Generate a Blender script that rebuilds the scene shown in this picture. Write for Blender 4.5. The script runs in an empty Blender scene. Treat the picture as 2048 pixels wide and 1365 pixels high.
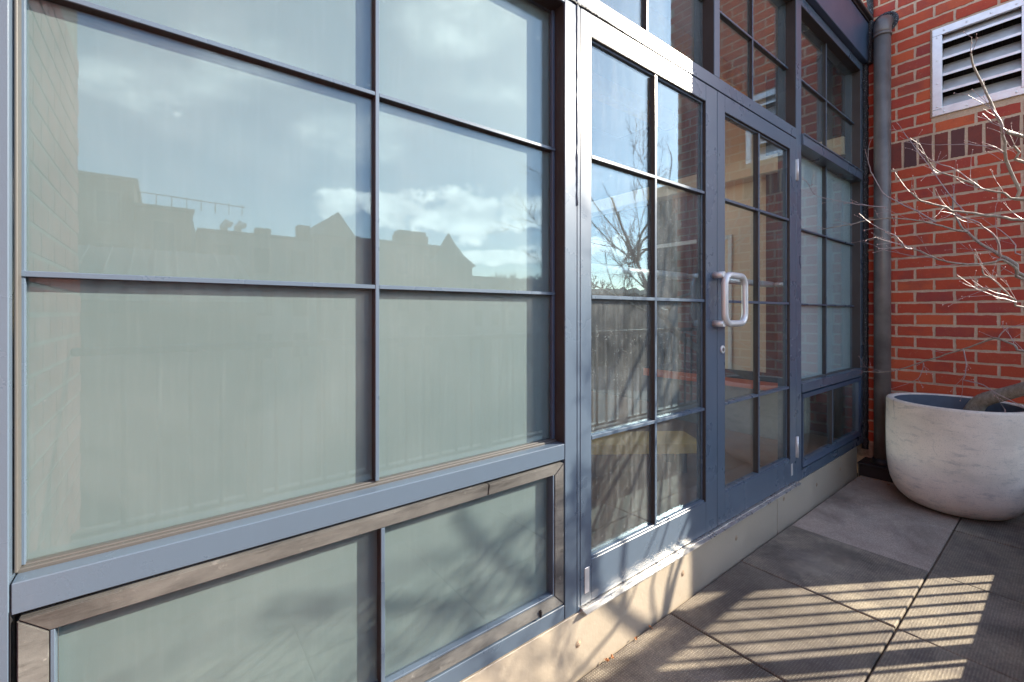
import bpy, bmesh, math, random
from mathutils import Vector, Matrix, noise
random.seed(7)
R = math.radians
scn = bpy.context.scene
col = scn.collection

# ---------------------------------------------------------------- camera
cam = bpy.data.cameras.new('camera'); camo = bpy.data.objects.new('camera', cam); col.objects.link(camo)
camo.location = (0, -1.0237, 1.1942)
camo.rotation_euler = (R(90), 0, R(51.987 - 90))
cam.sensor_width = 36; cam.lens = 889.535 * 36 / 2048
cam.shift_y = -55.4 / 2048
cam.clip_start = 0.02; cam.clip_end = 3000
scn.camera = camo

# ---------------------------------------------------------------- sky, sun, exposure
SUN_AZ, SUN_EL = R(-31.9), R(27.7)          # measured from +x, and above the horizon
w = bpy.data.worlds.new('World'); scn.world = w; w.use_nodes = True
nt = w.node_tree; N = nt.nodes; L = nt.links; N.clear()
out = N.new('ShaderNodeOutputWorld'); bg = N.new('ShaderNodeBackground'); bg.inputs[1].default_value = 0.15
sky = N.new('ShaderNodeTexSky'); sky.sky_type = 'NISHITA'; sky.sun_disc = False
sky.sun_elevation = SUN_EL; sky.sun_rotation = R(90) - SUN_AZ
sky.air_density = 1.0; sky.dust_density = 0.25; sky.ozone_density = 2.2; sky.altitude = 50
tc = N.new('ShaderNodeTexCoord')
def wmath(op, a, b=None, c=None):
    n = N.new('ShaderNodeMath'); n.operation = op
    for i, v in enumerate((a, b, c)):
        if v is None: continue
        if isinstance(v, (int, float)): n.inputs[i].default_value = v
        else: L.new(v, n.inputs[i])
    return n.outputs[0]
sep = N.new('ShaderNodeSeparateXYZ'); L.new(tc.outputs['Generated'], sep.inputs[0])
zz = wmath('ADD', wmath('MAXIMUM', sep.outputs[2], 0.0), 0.16)
cmb = N.new('ShaderNodeCombineXYZ')
L.new(wmath('DIVIDE', sep.outputs[0], zz), cmb.inputs[0]); L.new(wmath('DIVIDE', sep.outputs[1], zz), cmb.inputs[1])
cn = N.new('ShaderNodeTexNoise'); cn.inputs['Scale'].default_value = 1.5; cn.inputs['Detail'].default_value = 9; cn.inputs['Roughness'].default_value = 0.56
cn.inputs['Distortion'].default_value = 0.25
mp = N.new('ShaderNodeMapping'); mp.inputs['Location'].default_value = (3.1, 5.7, 0.0)
L.new(cmb.outputs[0], mp.inputs[0]); L.new(mp.outputs[0], cn.inputs['Vector'])
cr = N.new('ShaderNodeMapRange'); cr.interpolation_type = 'SMOOTHSTEP'; cr.clamp = True
cr.inputs[1].default_value = 0.50; cr.inputs[2].default_value = 0.72
L.new(cn.outputs[0], cr.inputs[0])
cn2 = N.new('ShaderNodeTexNoise'); cn2.inputs['Scale'].default_value = 15.0; cn2.inputs['Detail'].default_value = 7; cn2.inputs['Roughness'].default_value = 0.55
mp2 = N.new('ShaderNodeMapping'); mp2.inputs['Scale'].default_value = (1, 1, 1.5); mp2.inputs['Location'].default_value = (0.4, 0.2, 0.0)
L.new(tc.outputs['Generated'], mp2.inputs[0]); L.new(mp2.outputs[0], cn2.inputs['Vector'])
# cloud banks: (azimuth, elevation, half width, half height, softness) in degrees
az = wmath('MULTIPLY', wmath('ARCTAN2', sep.outputs[1], sep.outputs[0]), 57.2958); el = wmath('MULTIPLY', wmath('ARCSINE', sep.outputs[2]), 57.2958)
def bank(lst):
    m_ = None
    for a_, e_, ra, re_ in lst:
        dx = wmath('MULTIPLY', wmath('SUBTRACT', az, a_), 1 / ra); dy = wmath('MULTIPLY', wmath('SUBTRACT', el, e_), 1 / re_)
        v = wmath('SUBTRACT', 1.0, wmath('ADD', wmath('MULTIPLY', dx, dx), wmath('MULTIPLY', dy, dy)))
        m_ = v if m_ is None else wmath('MAXIMUM', m_, v)
    return wmath('MAXIMUM', m_, -1.5)
cum = bank([(-66.5, 12.6, 3.6, 2.2), (-57.5, 12.2, 5.2, 2.8), (-49.5, 13.4, 4.5, 1.9), (-54, 7.0, 6, .8), (-73.5, 12.6, 3, 1.5), (-40, 8.3, 9, 1.2), (-100, 9, 9, 1.6), (-20, 13, 7, 2), (-128, 12, 9, 2), (150, 12, 12, 2.3), (100, 10, 14, 2), (50, 13, 12, 2.4)])
wisp = bank([(-94, 24, 8, 4), (-83, 26, 9, 4.5), (-76, 22, 6, 2.6), (-69, 21, 4.5, 4), (-53, 26, 6, 2), (-60, 33, 9, 3), (-110, 30, 10, 4), (160, 35, 16, 7), (90, 30, 16, 6), (20, 40, 16, 7)])
cover = wmath('ADD', cum, wmath('MULTIPLY', wmath('SUBTRACT', cn2.outputs[0], 0.5), 5.5))
cr2 = N.new('ShaderNodeMapRange'); cr2.interpolation_type = 'SMOOTHSTEP'; cr2.inputs[1].default_value = -.55; cr2.inputs[2].default_value = 0.25
L.new(cover, cr2.inputs[0])
cover2 = wmath('ADD', wisp, wmath('MULTIPLY', wmath('SUBTRACT', cn.outputs[0], 0.5), 8.5))
cr3 = N.new('ShaderNodeMapRange'); cr3.interpolation_type = 'SMOOTHSTEP'; cr3.inputs[1].default_value = .0; cr3.inputs[2].default_value = 1.9
L.new(cover2, cr3.inputs[0])
tot = wmath('MINIMUM', wmath('MAXIMUM', wmath('MAXIMUM', wmath('MULTIPLY', cr3.outputs[0], 0.65), wmath('MULTIPLY', cr.outputs[0], 0.12)), wmath('MULTIPLY', cr2.outputs[0], .95)), 1.0)
shade = N.new('ShaderNodeMapRange'); shade.inputs[1].default_value = .42; shade.inputs[2].default_value = .62; L.new(cn2.outputs[0], shade.inputs[0])
cc = N.new('ShaderNodeMixRGB'); cc.inputs[1].default_value = (6.2, 6.3, 6.5, 1); cc.inputs[2].default_value = (12.0, 11.8, 11.3, 1); L.new(shade.outputs[0], cc.inputs[0])
ad = N.new('ShaderNodeMixRGB'); ad.blend_type = 'ADD'; ad.inputs[0].default_value = .55; L.new(cc.outputs[0], ad.inputs[1]); L.new(sky.outputs[0], ad.inputs[2])
mx = N.new('ShaderNodeMixRGB'); L.new(ad.outputs[0], mx.inputs[2])
L.new(tot, mx.inputs[0]); L.new(sky.outputs[0], mx.inputs[1])
wb = N.new('ShaderNodeMixRGB'); wb.blend_type = 'MULTIPLY'; wb.inputs[0].default_value = 1; wb.inputs[2].default_value = (1.07, 1.0, .92, 1); L.new(mx.outputs[0], wb.inputs[1]); L.new(wb.outputs[0], bg.inputs[0]); L.new(bg.outputs[0], out.inputs[0])
sl = bpy.data.lights.new('sun', 'SUN'); sl.energy = 3.8; sl.angle = R(0.55); sl.color = (1.0, 0.90, 0.74)
so = bpy.data.objects.new('sun', sl); col.objects.link(so)
sd = Vector((math.cos(SUN_AZ) * math.cos(SUN_EL), math.sin(SUN_AZ) * math.cos(SUN_EL), math.sin(SUN_EL)))
so.rotation_euler = sd.to_track_quat('Z', 'Y').to_euler(); so.location = sd * 20
vs = scn.view_settings; vs.view_transform = 'Standard'; vs.look = 'None'; vs.exposure = 1.9; vs.gamma = 1; vs.use_curve_mapping = False
scn.cycles.use_denoising = True
scn.cycles.max_bounces = 10; scn.cycles.transparent_max_bounces = 24; scn.cycles.glossy_bounces = 5; scn.cycles.diffuse_bounces = 4
scn.cycles.caustics_reflective = False; scn.cycles.caustics_refractive = False
scn.cycles.sample_clamp_indirect = 6

# ---------------------------------------------------------------- materials
class G:
    """small helper round one node tree"""
    def __init__(s, name):
        s.m = bpy.data.materials.new(name); s.m.use_nodes = True; s.t = s.m.node_tree; s.t.nodes.clear()
        s.out = s.n('ShaderNodeOutputMaterial')
    def n(s, k, **kw):
        n = s.t.nodes.new(k)
        for a, v in kw.items(): setattr(n, a, v)
        return n
    def set(s, sock, v):
        if hasattr(v, 'links'): s.t.links.new(v, sock)
        elif v is not None: sock.default_value = v
    def math(s, op, a, b=None, c=None):
        n = s.n('ShaderNodeMath', operation=op)
        for i, v in enumerate((a, b, c)): s.set(n.inputs[i], v)
        return n.outputs[0]
    def pos(s, scale=(1, 1, 1), rot=(0, 0, 0), loc=(0, 0, 0)):
        g = s.n('ShaderNodeNewGeometry'); m = s.n('ShaderNodeMapping')
        m.inputs['Scale'].default_value = scale; m.inputs['Rotation'].default_value = rot; m.inputs['Location'].default_value = loc
        s.t.links.new(g.outputs['Position'], m.inputs[0]); return m.outputs[0]
    def noise(s, scale, detail=5, rough=.55, vec=None, dist=0):
        n = s.n('ShaderNodeTexNoise'); n.inputs['Scale'].default_value = scale; n.inputs['Detail'].default_value = detail
        n.inputs['Roughness'].default_value = rough; n.inputs['Distortion'].default_value = dist
        s.t.links.new(vec if vec is not None else s.pos(), n.inputs['Vector']); return n.outputs[0]
    def rng(s, v, a, b, c=0., d=1., smooth=False):
        n = s.n('ShaderNodeMapRange'); n.interpolation_type = 'SMOOTHSTEP' if smooth else 'LINEAR'
        s.set(n.inputs[0], v)
        for i, q in zip((1, 2, 3, 4), (a, b, c, d)): s.set(n.inputs[i], q)
        return n.outputs[0]
    def mix(s, f, a, b, mode='MIX'):
        n = s.n('ShaderNodeMixRGB', blend_type=mode)
        s.set(n.inputs[0], f)
        for i, v in ((1, a), (2, b)):
            s.set(n.inputs[i], (*v, 1) if isinstance(v, tuple) and len(v) == 3 else v)
        return n.outputs[0]
    def ramp(s, v, stops):
        n = s.n('ShaderNodeValToRGB'); e = n.color_ramp.elements
        while len(e) < len(stops): e.new(.5)
        for q, (p, c) in zip(e, stops): q.position = p; q.color = (*c, 1)
        s.set(n.inputs[0], v); return n.outputs[0]
    def bump(s, h, dist=.002, st=1., nrm=None):
        n = s.n('ShaderNodeBump'); n.inputs['Strength'].default_value = st; n.inputs['Distance'].default_value = dist
        s.set(n.inputs['Height'], h)
        if nrm is not None: s.set(n.inputs['Normal'], nrm)
        return n.outputs[0]
    def bsdf(s, colr, rough=.5, metal=0., nrm=None, spec=.5, coat=0., trans=None):
        b = s.n('ShaderNodeBsdfPrincipled')
        s.set(b.inputs['Base Color'], (*colr, 1) if isinstance(colr, tuple) else colr)
        s.set(b.inputs['Roughness'], rough); s.set(b.inputs['Metallic'], metal)
        b.inputs['Specular IOR Level'].default_value = spec
        if coat: b.inputs['Coat Weight'].default_value = coat; b.inputs['Coat Roughness'].default_value = .12
        if nrm is not None: s.set(b.inputs['Normal'], nrm)
        return b.outputs[0]
    def done(s, sh): s.t.links.new(sh, s.out.inputs[0]); return s.m

def m_paint(name, base, dirt=(.26, .25, .23), rough=.3, wear=.10):
    g = G(name)
    n1 = g.noise(3.5, 6, .6); n2 = g.noise(60, 4, .6, g.pos((1, 1, .12))); n3 = g.noise(400, 2)
    fine = g.noise(26, 8, .7)
    c = g.mix(g.rng(n1, .35, .7, 0, .35), base, tuple(v * .78 for v in base))
    c = g.mix(g.rng(fine, .60, .78, 0, wear), c, dirt)
    c = g.mix(g.rng(n2, .6, .75, 0, wear * .5), c, tuple(v * 1.5 for v in base))
    r = g.rng(n1, .35, .7, rough, rough + .09)
    return g.done(g.bsdf(c, r, 0, g.bump(g.math('ADD', n3, g.math('MULTIPLY', g.noise(9, 3), 1.2)), .0003, .5), .6))

def m_plain(name, c, rough=.5, metal=0., var=.25, sc=12, bump=.001, spec=.5, dark=None):
    g = G(name); n = g.noise(sc, 7, .6)
    cc = g.mix(g.rng(n, .3, .7), tuple(v * (1 - var) for v in c), tuple(min(1, v * (1 + var)) for v in c))
    if dark: cc = g.mix(g.rng(g.noise(sc * .3, 6, .65), .55, .7, 0, .7), cc, dark)
    return g.done(g.bsdf(cc, g.rng(n, .3, .7, max(.02, rough - .08), rough + .1), metal, g.bump(g.noise(sc * 12, 4), bump, .7), spec))

M = {}
M['steel'] = m_paint('blue_grey_steel_paint', (.090, .125, .172), rough=.25)
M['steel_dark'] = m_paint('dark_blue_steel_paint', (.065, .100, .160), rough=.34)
M['shade_brown'] = m_plain('painted_shade_brown', (.040, .034, .034), .42, var=.15, sc=9)  # shade put into colour, for steel faces turned from the sun and undersides
M['bead'] = m_paint('glazing_bead_paint', (.080, .075, .070), dirt=(.16, .12, .08), rough=.45, wear=.5)
M['taupe'] = m_paint('weathered_taupe_sash', (.105, .104, .100), dirt=(.04, .038, .036), rough=.42, wear=.8)
def mk_sash():
    g = G('weathered_taupe_sash'); n = g.noise(6, 6, .65, g.pos((1, 1, 2)), .5); n2 = g.noise(40, 5, .7, g.pos((.12, 1, 1))); n3 = g.noise(30, 5, .7)
    c = g.mix(g.rng(n, .35, .65), (.085, .083, .080), (.150, .146, .138))
    c = g.mix(g.rng(n2, .52, .66, 0, .7), c, (.045, .043, .042)); c = g.mix(g.rng(n3, .62, .70, 0, .6), c, (.26, .25, .235))
    return g.done(g.bsdf(c, g.rng(n, .3, .7, .32, .6), 0, g.bump(g.math('ADD', n2, n3), .0012, .8), .5))
M['taupe'] = mk_sash()
M['black'] = m_plain('black_gasket', (.012, .012, .014), .6, bump=.002, sc=40)
M['sealant'] = None
M['base'] = m_plain('beige_painted_base', (.42, .355, .275), .42, var=.07, sc=6, bump=.0012)
M['silver'] = m_plain('brushed_aluminium', (.72, .70, .69), .35, .4, var=.12, sc=30, bump=.0004)
M['zinc'] = m_plain('galvanised_sheet', (.80, .80, .81), .36, .5, var=.10, sc=14, bump=.0004)
M['white_metal'] = m_plain('satin_white_metal', (.66, .65, .64), .36, .35, var=.06, sc=20, bump=.0003)
M['thresh'] = m_plain('worn_threshold_metal', (.60, .58, .55), .30, .7, var=.2, sc=25, bump=.0005)
M['pipe'] = m_plain('brown_grey_pipe', (.165, .145, .135), .36, .1, var=.3, sc=7, bump=.0006)
M['membrane'] = m_plain('black_roof_membrane', (.016, .013, .013), .5, var=.4, sc=12, bump=.004)
M['stucco'] = m_plain('grey_curb_stucco', (.20, .19, .175), .85, var=.15, sc=20, bump=.003)
M['concrete_foot'] = m_plain('crumbly_tan_concrete', (.40, .29, .20), .85, var=.35, sc=30, bump=.006)
M['rail'] = m_plain('dark_painted_railing', (.022, .023, .025), .65, .0, var=.2, sc=20)
M['soil'] = m_plain('dark_soil', (.03, .022, .016), .95, var=.5, sc=60, bump=.02)
M['screen'] = m_plain('dark_insect_screen', (.02, .018, .016), .8, var=.5, sc=120)
M['wood'] = m_plain('light_oak_boards', (.92, .52, .17), .45, var=.2, sc=9)
M['redwood'] = m_plain('orange_red_laminate', (.60, .12, .035), .45, var=.1, sc=30)
M['darkwood'] = m_plain('brown_timber_floor', (.30, .15, .085), .4, var=.25, sc=8)
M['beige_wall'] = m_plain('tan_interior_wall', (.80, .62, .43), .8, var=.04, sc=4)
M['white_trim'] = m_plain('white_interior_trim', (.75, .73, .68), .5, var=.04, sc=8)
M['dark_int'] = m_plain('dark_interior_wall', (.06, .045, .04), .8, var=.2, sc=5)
M['ceiling'] = m_plain('pale_ceiling', (.55, .48, .38), .8, var=.05, sc=5)
M['roof'] = m_plain('slate_grey_roofing', (.09, .10, .10), .8, var=.3, sc=1.2, bump=.01)
M['facade_far'] = m_plain('far_brown_masonry', (.16, .11, .085), .9, var=.3, sc=2, bump=.01)
M['facade_grey'] = m_plain('far_grey_masonry', (.17, .17, .165), .9, var=.2, sc=2, bump=.01)
M['dark_glass'] = m_plain('far_window_glass', (.02, .025, .03), .08, var=.2, sc=1)
M['far_trim'] = m_plain('far_window_trim', (.19, .15, .12), .8, var=.1)
M['street'] = m_plain('city_ground', (.10, .10, .095), .9, var=.3, sc=.2)
M['far_tree'] = m_plain('far_twigs', (.07, .055, .045), .9, var=.3, sc=3)

def mk_sealant():
    g = G('black_sealant_with_specks'); n = g.noise(170, 3, .7)
    c = g.mix(g.rng(n, .60, .66), (.012, .013, .017), (.5, .5, .52))
    return g.done(g.bsdf(c, .4, 0, g.bump(g.noise(90, 5), .01, 1.)))
M['sealant'] = mk_sealant()

def mk_brick(name='red_facing_brick'):
    g = G(name)
    oi = g.n('ShaderNodeObjectInfo')
    base = g.ramp(oi.outputs['Random'], [(0, (.44, .064, .036)), (.22, (.53, .085, .040)), (.42, (.38, .058, .046)), (.6, (.49, .070, .037)), (.8, (.60, .125, .052)), (.95, (.34, .060, .052)), (1., (.28, .056, .052))])
    n = g.noise(14, 7, .65); n2 = g.noise(130, 5, .7); n3 = g.noise(5, 4, .6)
    c = g.mix(g.rng(n, .35, .7, 0, .35), base, (.52, .12, .05))
    c = g.mix(g.rng(n3, .52, .68, 0, .5), c, (.20, .055, .055))
    c = g.mix(g.rng(n2, .58, .7, 0, .45), c, (.12, .04, .035))
    c = g.mix(g.rng(g.noise(70, 6, .7, g.pos(loc=(3, 1, 2))), .60, .72, 0, .4), c, (.55, .34, .24))
    return g.done(g.bsdf(c, .82, 0, g.bump(g.math('ADD', n2, n), .002, .8), .25))
M['brick'] = mk_brick()
def mk_soldier():
    g = G('dark_soldier_brick'); oi = g.n('ShaderNodeObjectInfo')
    base = g.ramp(oi.outputs['Random'], [(0, (.11, .045, .045)), (.35, (.22, .055, .042)), (.6, (.25, .06, .045)), (.8, (.085, .05, .055)), (1, (.29, .065, .045))])
    n = g.noise(9, 7, .65); n2 = g.noise(120, 5, .7)
    c = g.mix(g.rng(n, .4, .65, 0, .55), base, (.10, .05, .05))
    c = g.mix(g.rng(n2, .55, .68, 0, .5), c, (.06, .03, .03))
    return g.done(g.bsdf(c, .82, 0, g.bump(g.math('ADD', n2, n), .002, .8), .25))
M['soldier'] = mk_soldier()
M['brick_brown'] = m_plain('brown_red_brick', (.26, .06, .045), .85, var=.35, sc=14, bump=.002)
M['mortar_brown'] = m_plain('grey_brown_mortar', (.26, .22, .19), .9, var=.2, sc=60)
def mk_mortar():
    g = G('tan_mortar'); n = g.noise(80, 6, .7); n2 = g.noise(4, 5)
    c = g.mix(g.rng(n, .3, .7), (.48, .34, .245), (.66, .49, .365)); c = g.mix(g.rng(n2, .5, .7, 0, .4), c, (.36, .24, .18))
    return g.done(g.bsdf(c, .95, 0, g.bump(n, .003, .8), .1))
M['mortar'] = mk_mortar()

def mk_paver(name, a, b, dots, stain):
    g = G(name)
    oi = g.n('ShaderNodeObjectInfo')
    p = g.pos((1, 1, 1), (0, 0, R(45)))
    sp = g.n('ShaderNodeSeparateXYZ'); g.t.links.new(p, sp.inputs[0]); k = 2 * math.pi / .0125
    d = g.math('MULTIPLY', g.math('SINE', g.math('MULTIPLY', sp.outputs[0], k)), g.math('SINE', g.math('MULTIPLY', sp.outputs[1], k)))
    d = g.math('MULTIPLY', g.rng(d, .05, .75), g.rng(g.noise(40, 4, .6), .35, .6, .25, 1.))
    n = g.noise(5, 7, .65); n2 = g.noise(150, 5, .7); n3 = g.noise(1.6, 5, .6, dist=.6)
    c = g.mix(g.rng(n, .35, .65), a, b)
    c = g.mix(g.rng(n3, .48, .66, 0, stain), c, tuple(v * .38 for v in a))
    c = g.mix(g.rng(g.noise(2.7, 6, .6, g.pos(loc=(4, 2, 0)), dist=.8), .55, .66, 0, .35), c, (.50, .44, .37))
    c = g.mix(g.math('MULTIPLY', g.math('SUBTRACT', 1., d), dots * .8), c, (.07, .062, .056)); c = g.mix(g.math('MULTIPLY', d, dots), c, (.60, .55, .45))
    c = g.mix(g.rng(g.noise(330, 2, .6), .60, .7, 0, .5), c, (.04, .035, .03))
    c = g.mix(g.math('MULTIPLY', oi.outputs['Random'], .4), c, tuple(v * .6 for v in a))
    c = g.mix(g.rng(g.noise(240, 3, .7, g.pos(loc=(7, 0, 1))), .42, .62, 0, .45), c, (.08, .068, .06))
    h = g.math('ADD', g.math('MULTIPLY', d, dots * 1.4), g.math('MULTIPLY', n2, .9))
    return g.done(g.bsdf(c, .78, 0, g.bump(h, .0022, 1.), .3))
M['paver'] = mk_paver('studded_concrete_paver', (.20, .165, .135), (.56, .475, .34), .34, .8)
M['paver_smooth'] = mk_paver('worn_smooth_concrete_paver', (.52, .415, .335), (.68, .56, .45), .10, .85)
def mk_pot():
    g = G('pale_speckled_stone_planter'); n = g.noise(3.2, 6, .6, dist=.5); n2 = g.noise(210, 4, .7); n3 = g.noise(11, 7, .7, g.pos((1, 1, 3)))
    c = g.mix(g.rng(n, .35, .65), (.88, .77, .66), (.74, .64, .55))
    c = g.mix(g.rng(n3, .53, .70, 0, .5), c, (.30, .29, .29)); c = g.mix(g.rng(g.noise(1.7, 5, .6, g.pos((1, 1, 2.2)), dist=.4), .50, .68, 0, .45), c, (.42, .36, .30))
    v = g.n('ShaderNodeTexVoronoi'); v.feature = 'DISTANCE_TO_EDGE'; v.inputs['Scale'].default_value = 3.1
    g.t.links.new(g.mix(.12, g.pos((1, 1, 1)), g.n('ShaderNodeTexNoise').outputs['Color']), v.inputs['Vector'])
    crack = g.math('MULTIPLY', g.rng(v.outputs['Distance'], 0, .012, 1, 0), g.rng(g.noise(2.1, 3), .5, .6))
    c = g.mix(g.math('MULTIPLY', crack, .55), c, (.14, .14, .15))
    c = g.mix(g.rng(n2, .56, .66, 0, .45), c, (.22, .20, .19))
    return g.done(g.bsdf(c, .7, 0, g.bump(g.math('ADD', n2, n), .0012, .7), .3))
M['pot'] = mk_pot()
M['pot_in'] = m_plain('dark_slate_planter_lining', (.10, .12, .16), .6, var=.15, sc=8)
def mk_bark():
    g = G('grey_smooth_bark'); n = g.noise(60, 6, .65, g.pos((1, 1, .4)))
    c = g.mix(g.rng(n, .35, .7), (.24, .19, .145), (.42, .355, .285)); c = g.mix(g.rng(g.noise(200, 3), .55, .7, 0, .5), c, (.10, .08, .06))
    return g.done(g.bsdf(c, .6, 0, g.bump(n, .003, .7), .4))
M['bark'] = mk_bark()
M['twig'] = m_plain('reddish_grey_twig', (.36, .26, .25), .38, var=.25, sc=60, spec=.8)
M['bud'] = m_plain('pink_bud', (.62, .36, .30), .5, var=.2, sc=100)
M['leaf'] = m_plain('dry_leaf', (.38, .16, .06), .8, var=.3, sc=80)

def mk_glass(name, dirt=.02, specks=.0, f0=.075, tint=(.94, .96, .95), streak=0., coat=(.80, .93, 1.), rough=0.):
    g = G(name)
    ge = g.n('ShaderNodeNewGeometry')
    dp = g.n('ShaderNodeVectorMath', operation='DOT_PRODUCT'); g.t.links.new(ge.outputs['Normal'], dp.inputs[0]); g.t.links.new(ge.outputs['Incoming'], dp.inputs[1])
    c1 = g.math('SUBTRACT', 1.0, g.math('ABSOLUTE', dp.outputs['Value']))
    F = g.math('ADD', f0, g.math('MULTIPLY', 1 - f0, g.math('POWER', c1, 5.0)))
    gl = g.n('ShaderNodeBsdfGlossy'); gl.inputs['Roughness'].default_value = rough; gl.inputs[0].default_value = (*coat, 1)
    tr = g.n('ShaderNodeBsdfTransparent'); tr.inputs[0].default_value = (*tint, 1)
    m1 = g.n('ShaderNodeMixShader'); g.set(m1.inputs[0], F); g.t.links.new(tr.outputs[0], m1.inputs[1]); g.t.links.new(gl.outputs[0], m1.inputs[2])
    n1 = g.noise(2.2, 6, .65, dist=.6); n2 = g.noise(70, 3, .6, g.pos((1, 1, .05)))
    msk = g.math('ADD', dirt, g.math('MULTIPLY', g.rng(n1, .42, .72), dirt * 2.2))
    if streak: msk = g.math('ADD', msk, g.math('MULTIPLY', g.rng(n2, .45, .75), streak))
    if specks:
        v = g.n('ShaderNodeTexVoronoi'); v.inputs['Scale'].default_value = 170; g.t.links.new(g.pos(), v.inputs['Vector'])
        sp = g.math('MULTIPLY', g.rng(v.outputs['Distance'], .10, .26, 1, 0), g.math('MULTIPLY', g.rng(g.noise(43, 2), .47, .62), g.rng(g.noise(3.5, 4), .40, .60)))
        msk = g.math('ADD', msk, g.math('MULTIPLY', sp, specks))
    else:
        sp = g.rng(g.noise(260, 2), .74, .80); msk = g.math('ADD', msk, g.math('MULTIPLY', sp, .3))
    df = g.n('ShaderNodeBsdfDiffuse'); df.inputs[0].default_value = (.75, .78, .78, 1)
    m2 = g.n('ShaderNodeMixShader'); g.set(m2.inputs[0], g.math('MINIMUM', msk, 1.)); g.t.links.new(m1.outputs[0], m2.inputs[1]); g.t.links.new(df.outputs[0], m2.inputs[2])
    return g.done(m2.outputs[0])
M['glass'] = mk_glass('clear_window_glass', .012)
M['glass_frost'] = mk_glass('window_glass_over_interlayer', .012, f0=.044, coat=(.66, .88, 1.), rough=.012)
M['glass_dirty'] = mk_glass('dusty_door_glass', .020, .46, f0=.10, tint=(.78, .81, .82), streak=.045, coat=(.62, .86, 1.))
def mk_frost():
    g = G('pale_green_translucent_sheet'); n = g.noise(1.2, 5, .6); n2 = g.noise(90, 4, .6, g.pos((1, 1, .06)))
    c = g.mix(g.rng(n, .35, .65), (.160, .208, .222), (.186, .232, .244)); c = g.mix(g.rng(n2, .5, .75, 0, .12), c, (.33, .38, .39))
    d = g.bsdf(c, .6, 0, None, .2)
    t = g.n('ShaderNodeBsdfTranslucent'); t.inputs[0].default_value = (.35, .38, .36, 1)
    m = g.n('ShaderNodeMixShader'); m.inputs[0].default_value = .15; g.t.links.new(d, m.inputs[1]); g.t.links.new(t.outputs[0], m.inputs[2])
    return g.done(m.outputs[0])
M['frost'] = mk_frost()
M['frost_blue'] = m_plain('pale_blue_translucent_sheet', (.58, .68, .70), .6, var=.05, sc=3)

# ---------------------------------------------------------------- mesh helpers
def box(bm, x0, x1, y0, y1, z0, z1, bev=0):
    vs = [bm.verts.new((x, y, z)) for x in (x0, x1) for y in (y0, y1) for z in (z0, z1)]
    idx = ((0, 1, 3, 2), (4, 6, 7, 5), (0, 4, 5, 1), (2, 3, 7, 6), (0, 2, 6, 4), (1, 5, 7, 3))
    fs = [bm.faces.new([vs[i] for i in f]) for f in idx]
    if bev:
        es = {e for f in fs for e in f.edges}
        bmesh.ops.bevel(bm, geom=list(es), offset=bev, segments=1, affect='EDGES', clamp_overlap=True)
    return vs
def poly_prism(bm, prof, x0, x1):
    """profile in (y,z), extruded along x"""
    a = [bm.verts.new((x0, y, z)) for y, z in prof]; b = [bm.verts.new((x1, y, z)) for y, z in prof]; n = len(prof)
    bm.faces.new(a); bm.faces.new(b[::-1])
    for i in range(n): bm.faces.new((a[i], b[i], b[(i + 1) % n], a[(i + 1) % n]))
def tube(bm, pts, rad, seg=10, cap=True, closed=False):
    """rad: number or list"""
    pts = [Vector(p) for p in pts]; n = len(pts)
    rr = rad if isinstance(rad, (list, tuple)) else [rad] * n
    rings = []; up = None
    for i, p in enumerate(pts):
        if closed: t = (pts[(i + 1) % n] - pts[i - 1])
        else: t = pts[min(i + 1, n - 1)] - pts[max(i - 1, 0)]
        if t.length < 1e-9: t = Vector((0, 0, 1))
        t.normalize()
        if up is None: up = t.orthogonal()
        up = (up - t * up.dot(t))
        up = up.normalized() if up.length > 1e-6 else t.orthogonal().normalized()
        s = t.cross(up)
        rings.append([bm.verts.new(p + (up * math.cos(2 * math.pi * k / seg) + s * math.sin(2 * math.pi * k / seg)) * rr[i]) for k in range(seg)])
    for i in range(n if closed else n - 1):
        a, b = rings[i], rings[(i + 1) % n]
        for k in range(seg): bm.faces.new((a[k], a[(k + 1) % seg], b[(k + 1) % seg], b[k])).smooth = True
    if cap and not closed: bm.faces.new(rings[0][::-1]); bm.faces.new(rings[-1])
def lathe(bm, prof, c, seg=64, cap_first=False, cap_last=False):
    rings = [[bm.verts.new((c[0] + r * math.cos(2 * math.pi * k / seg), c[1] + r * math.sin(2 * math.pi * k / seg), c[2] + z)) for k in range(seg)] for r, z in prof]
    for a, b in zip(rings, rings[1:]):
        for k in range(seg): bm.faces.new((a[k], a[(k + 1) % seg], b[(k + 1) % seg], b[k])).smooth = True
    if cap_first: bm.faces.new(rings[0][::-1])
    if cap_last: bm.faces.new(rings[-1])
def mesh(bm, name, mat):
    bmesh.ops.recalc_face_normals(bm, faces=bm.faces[:])
    me = bpy.data.meshes.new(name); bm.to_mesh(me); bm.free()
    if mat is not None: me.materials.append(mat)
    return me
def put(name, me, parent=None, loc=None, rot=None):
    o = bpy.data.objects.new(name, me); col.objects.link(o)
    if parent is not None: o.parent = parent
    if loc is not None: o.location = loc
    if rot is not None: o.rotation_euler = rot
    return o
def obj(name, bm, mat, parent=None): return put(name, mesh(bm, name, mat), parent)
def bobj(name, mat, parent, *b, bev=.0015):
    bm = bmesh.new()
    for q in b: box(bm, *q, bev=bev)
    return obj(name, bm, mat, parent)
def tag(o, label=None, cat=None, group=None, kind=None):
    if label: o['label'] = label
    if cat: o['category'] = cat
    if group: o['group'] = group
    if kind: o['kind'] = kind
    return o
def thing(name, label, cat, group=None):
    return tag(put(name, None), label, cat, group)

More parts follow.
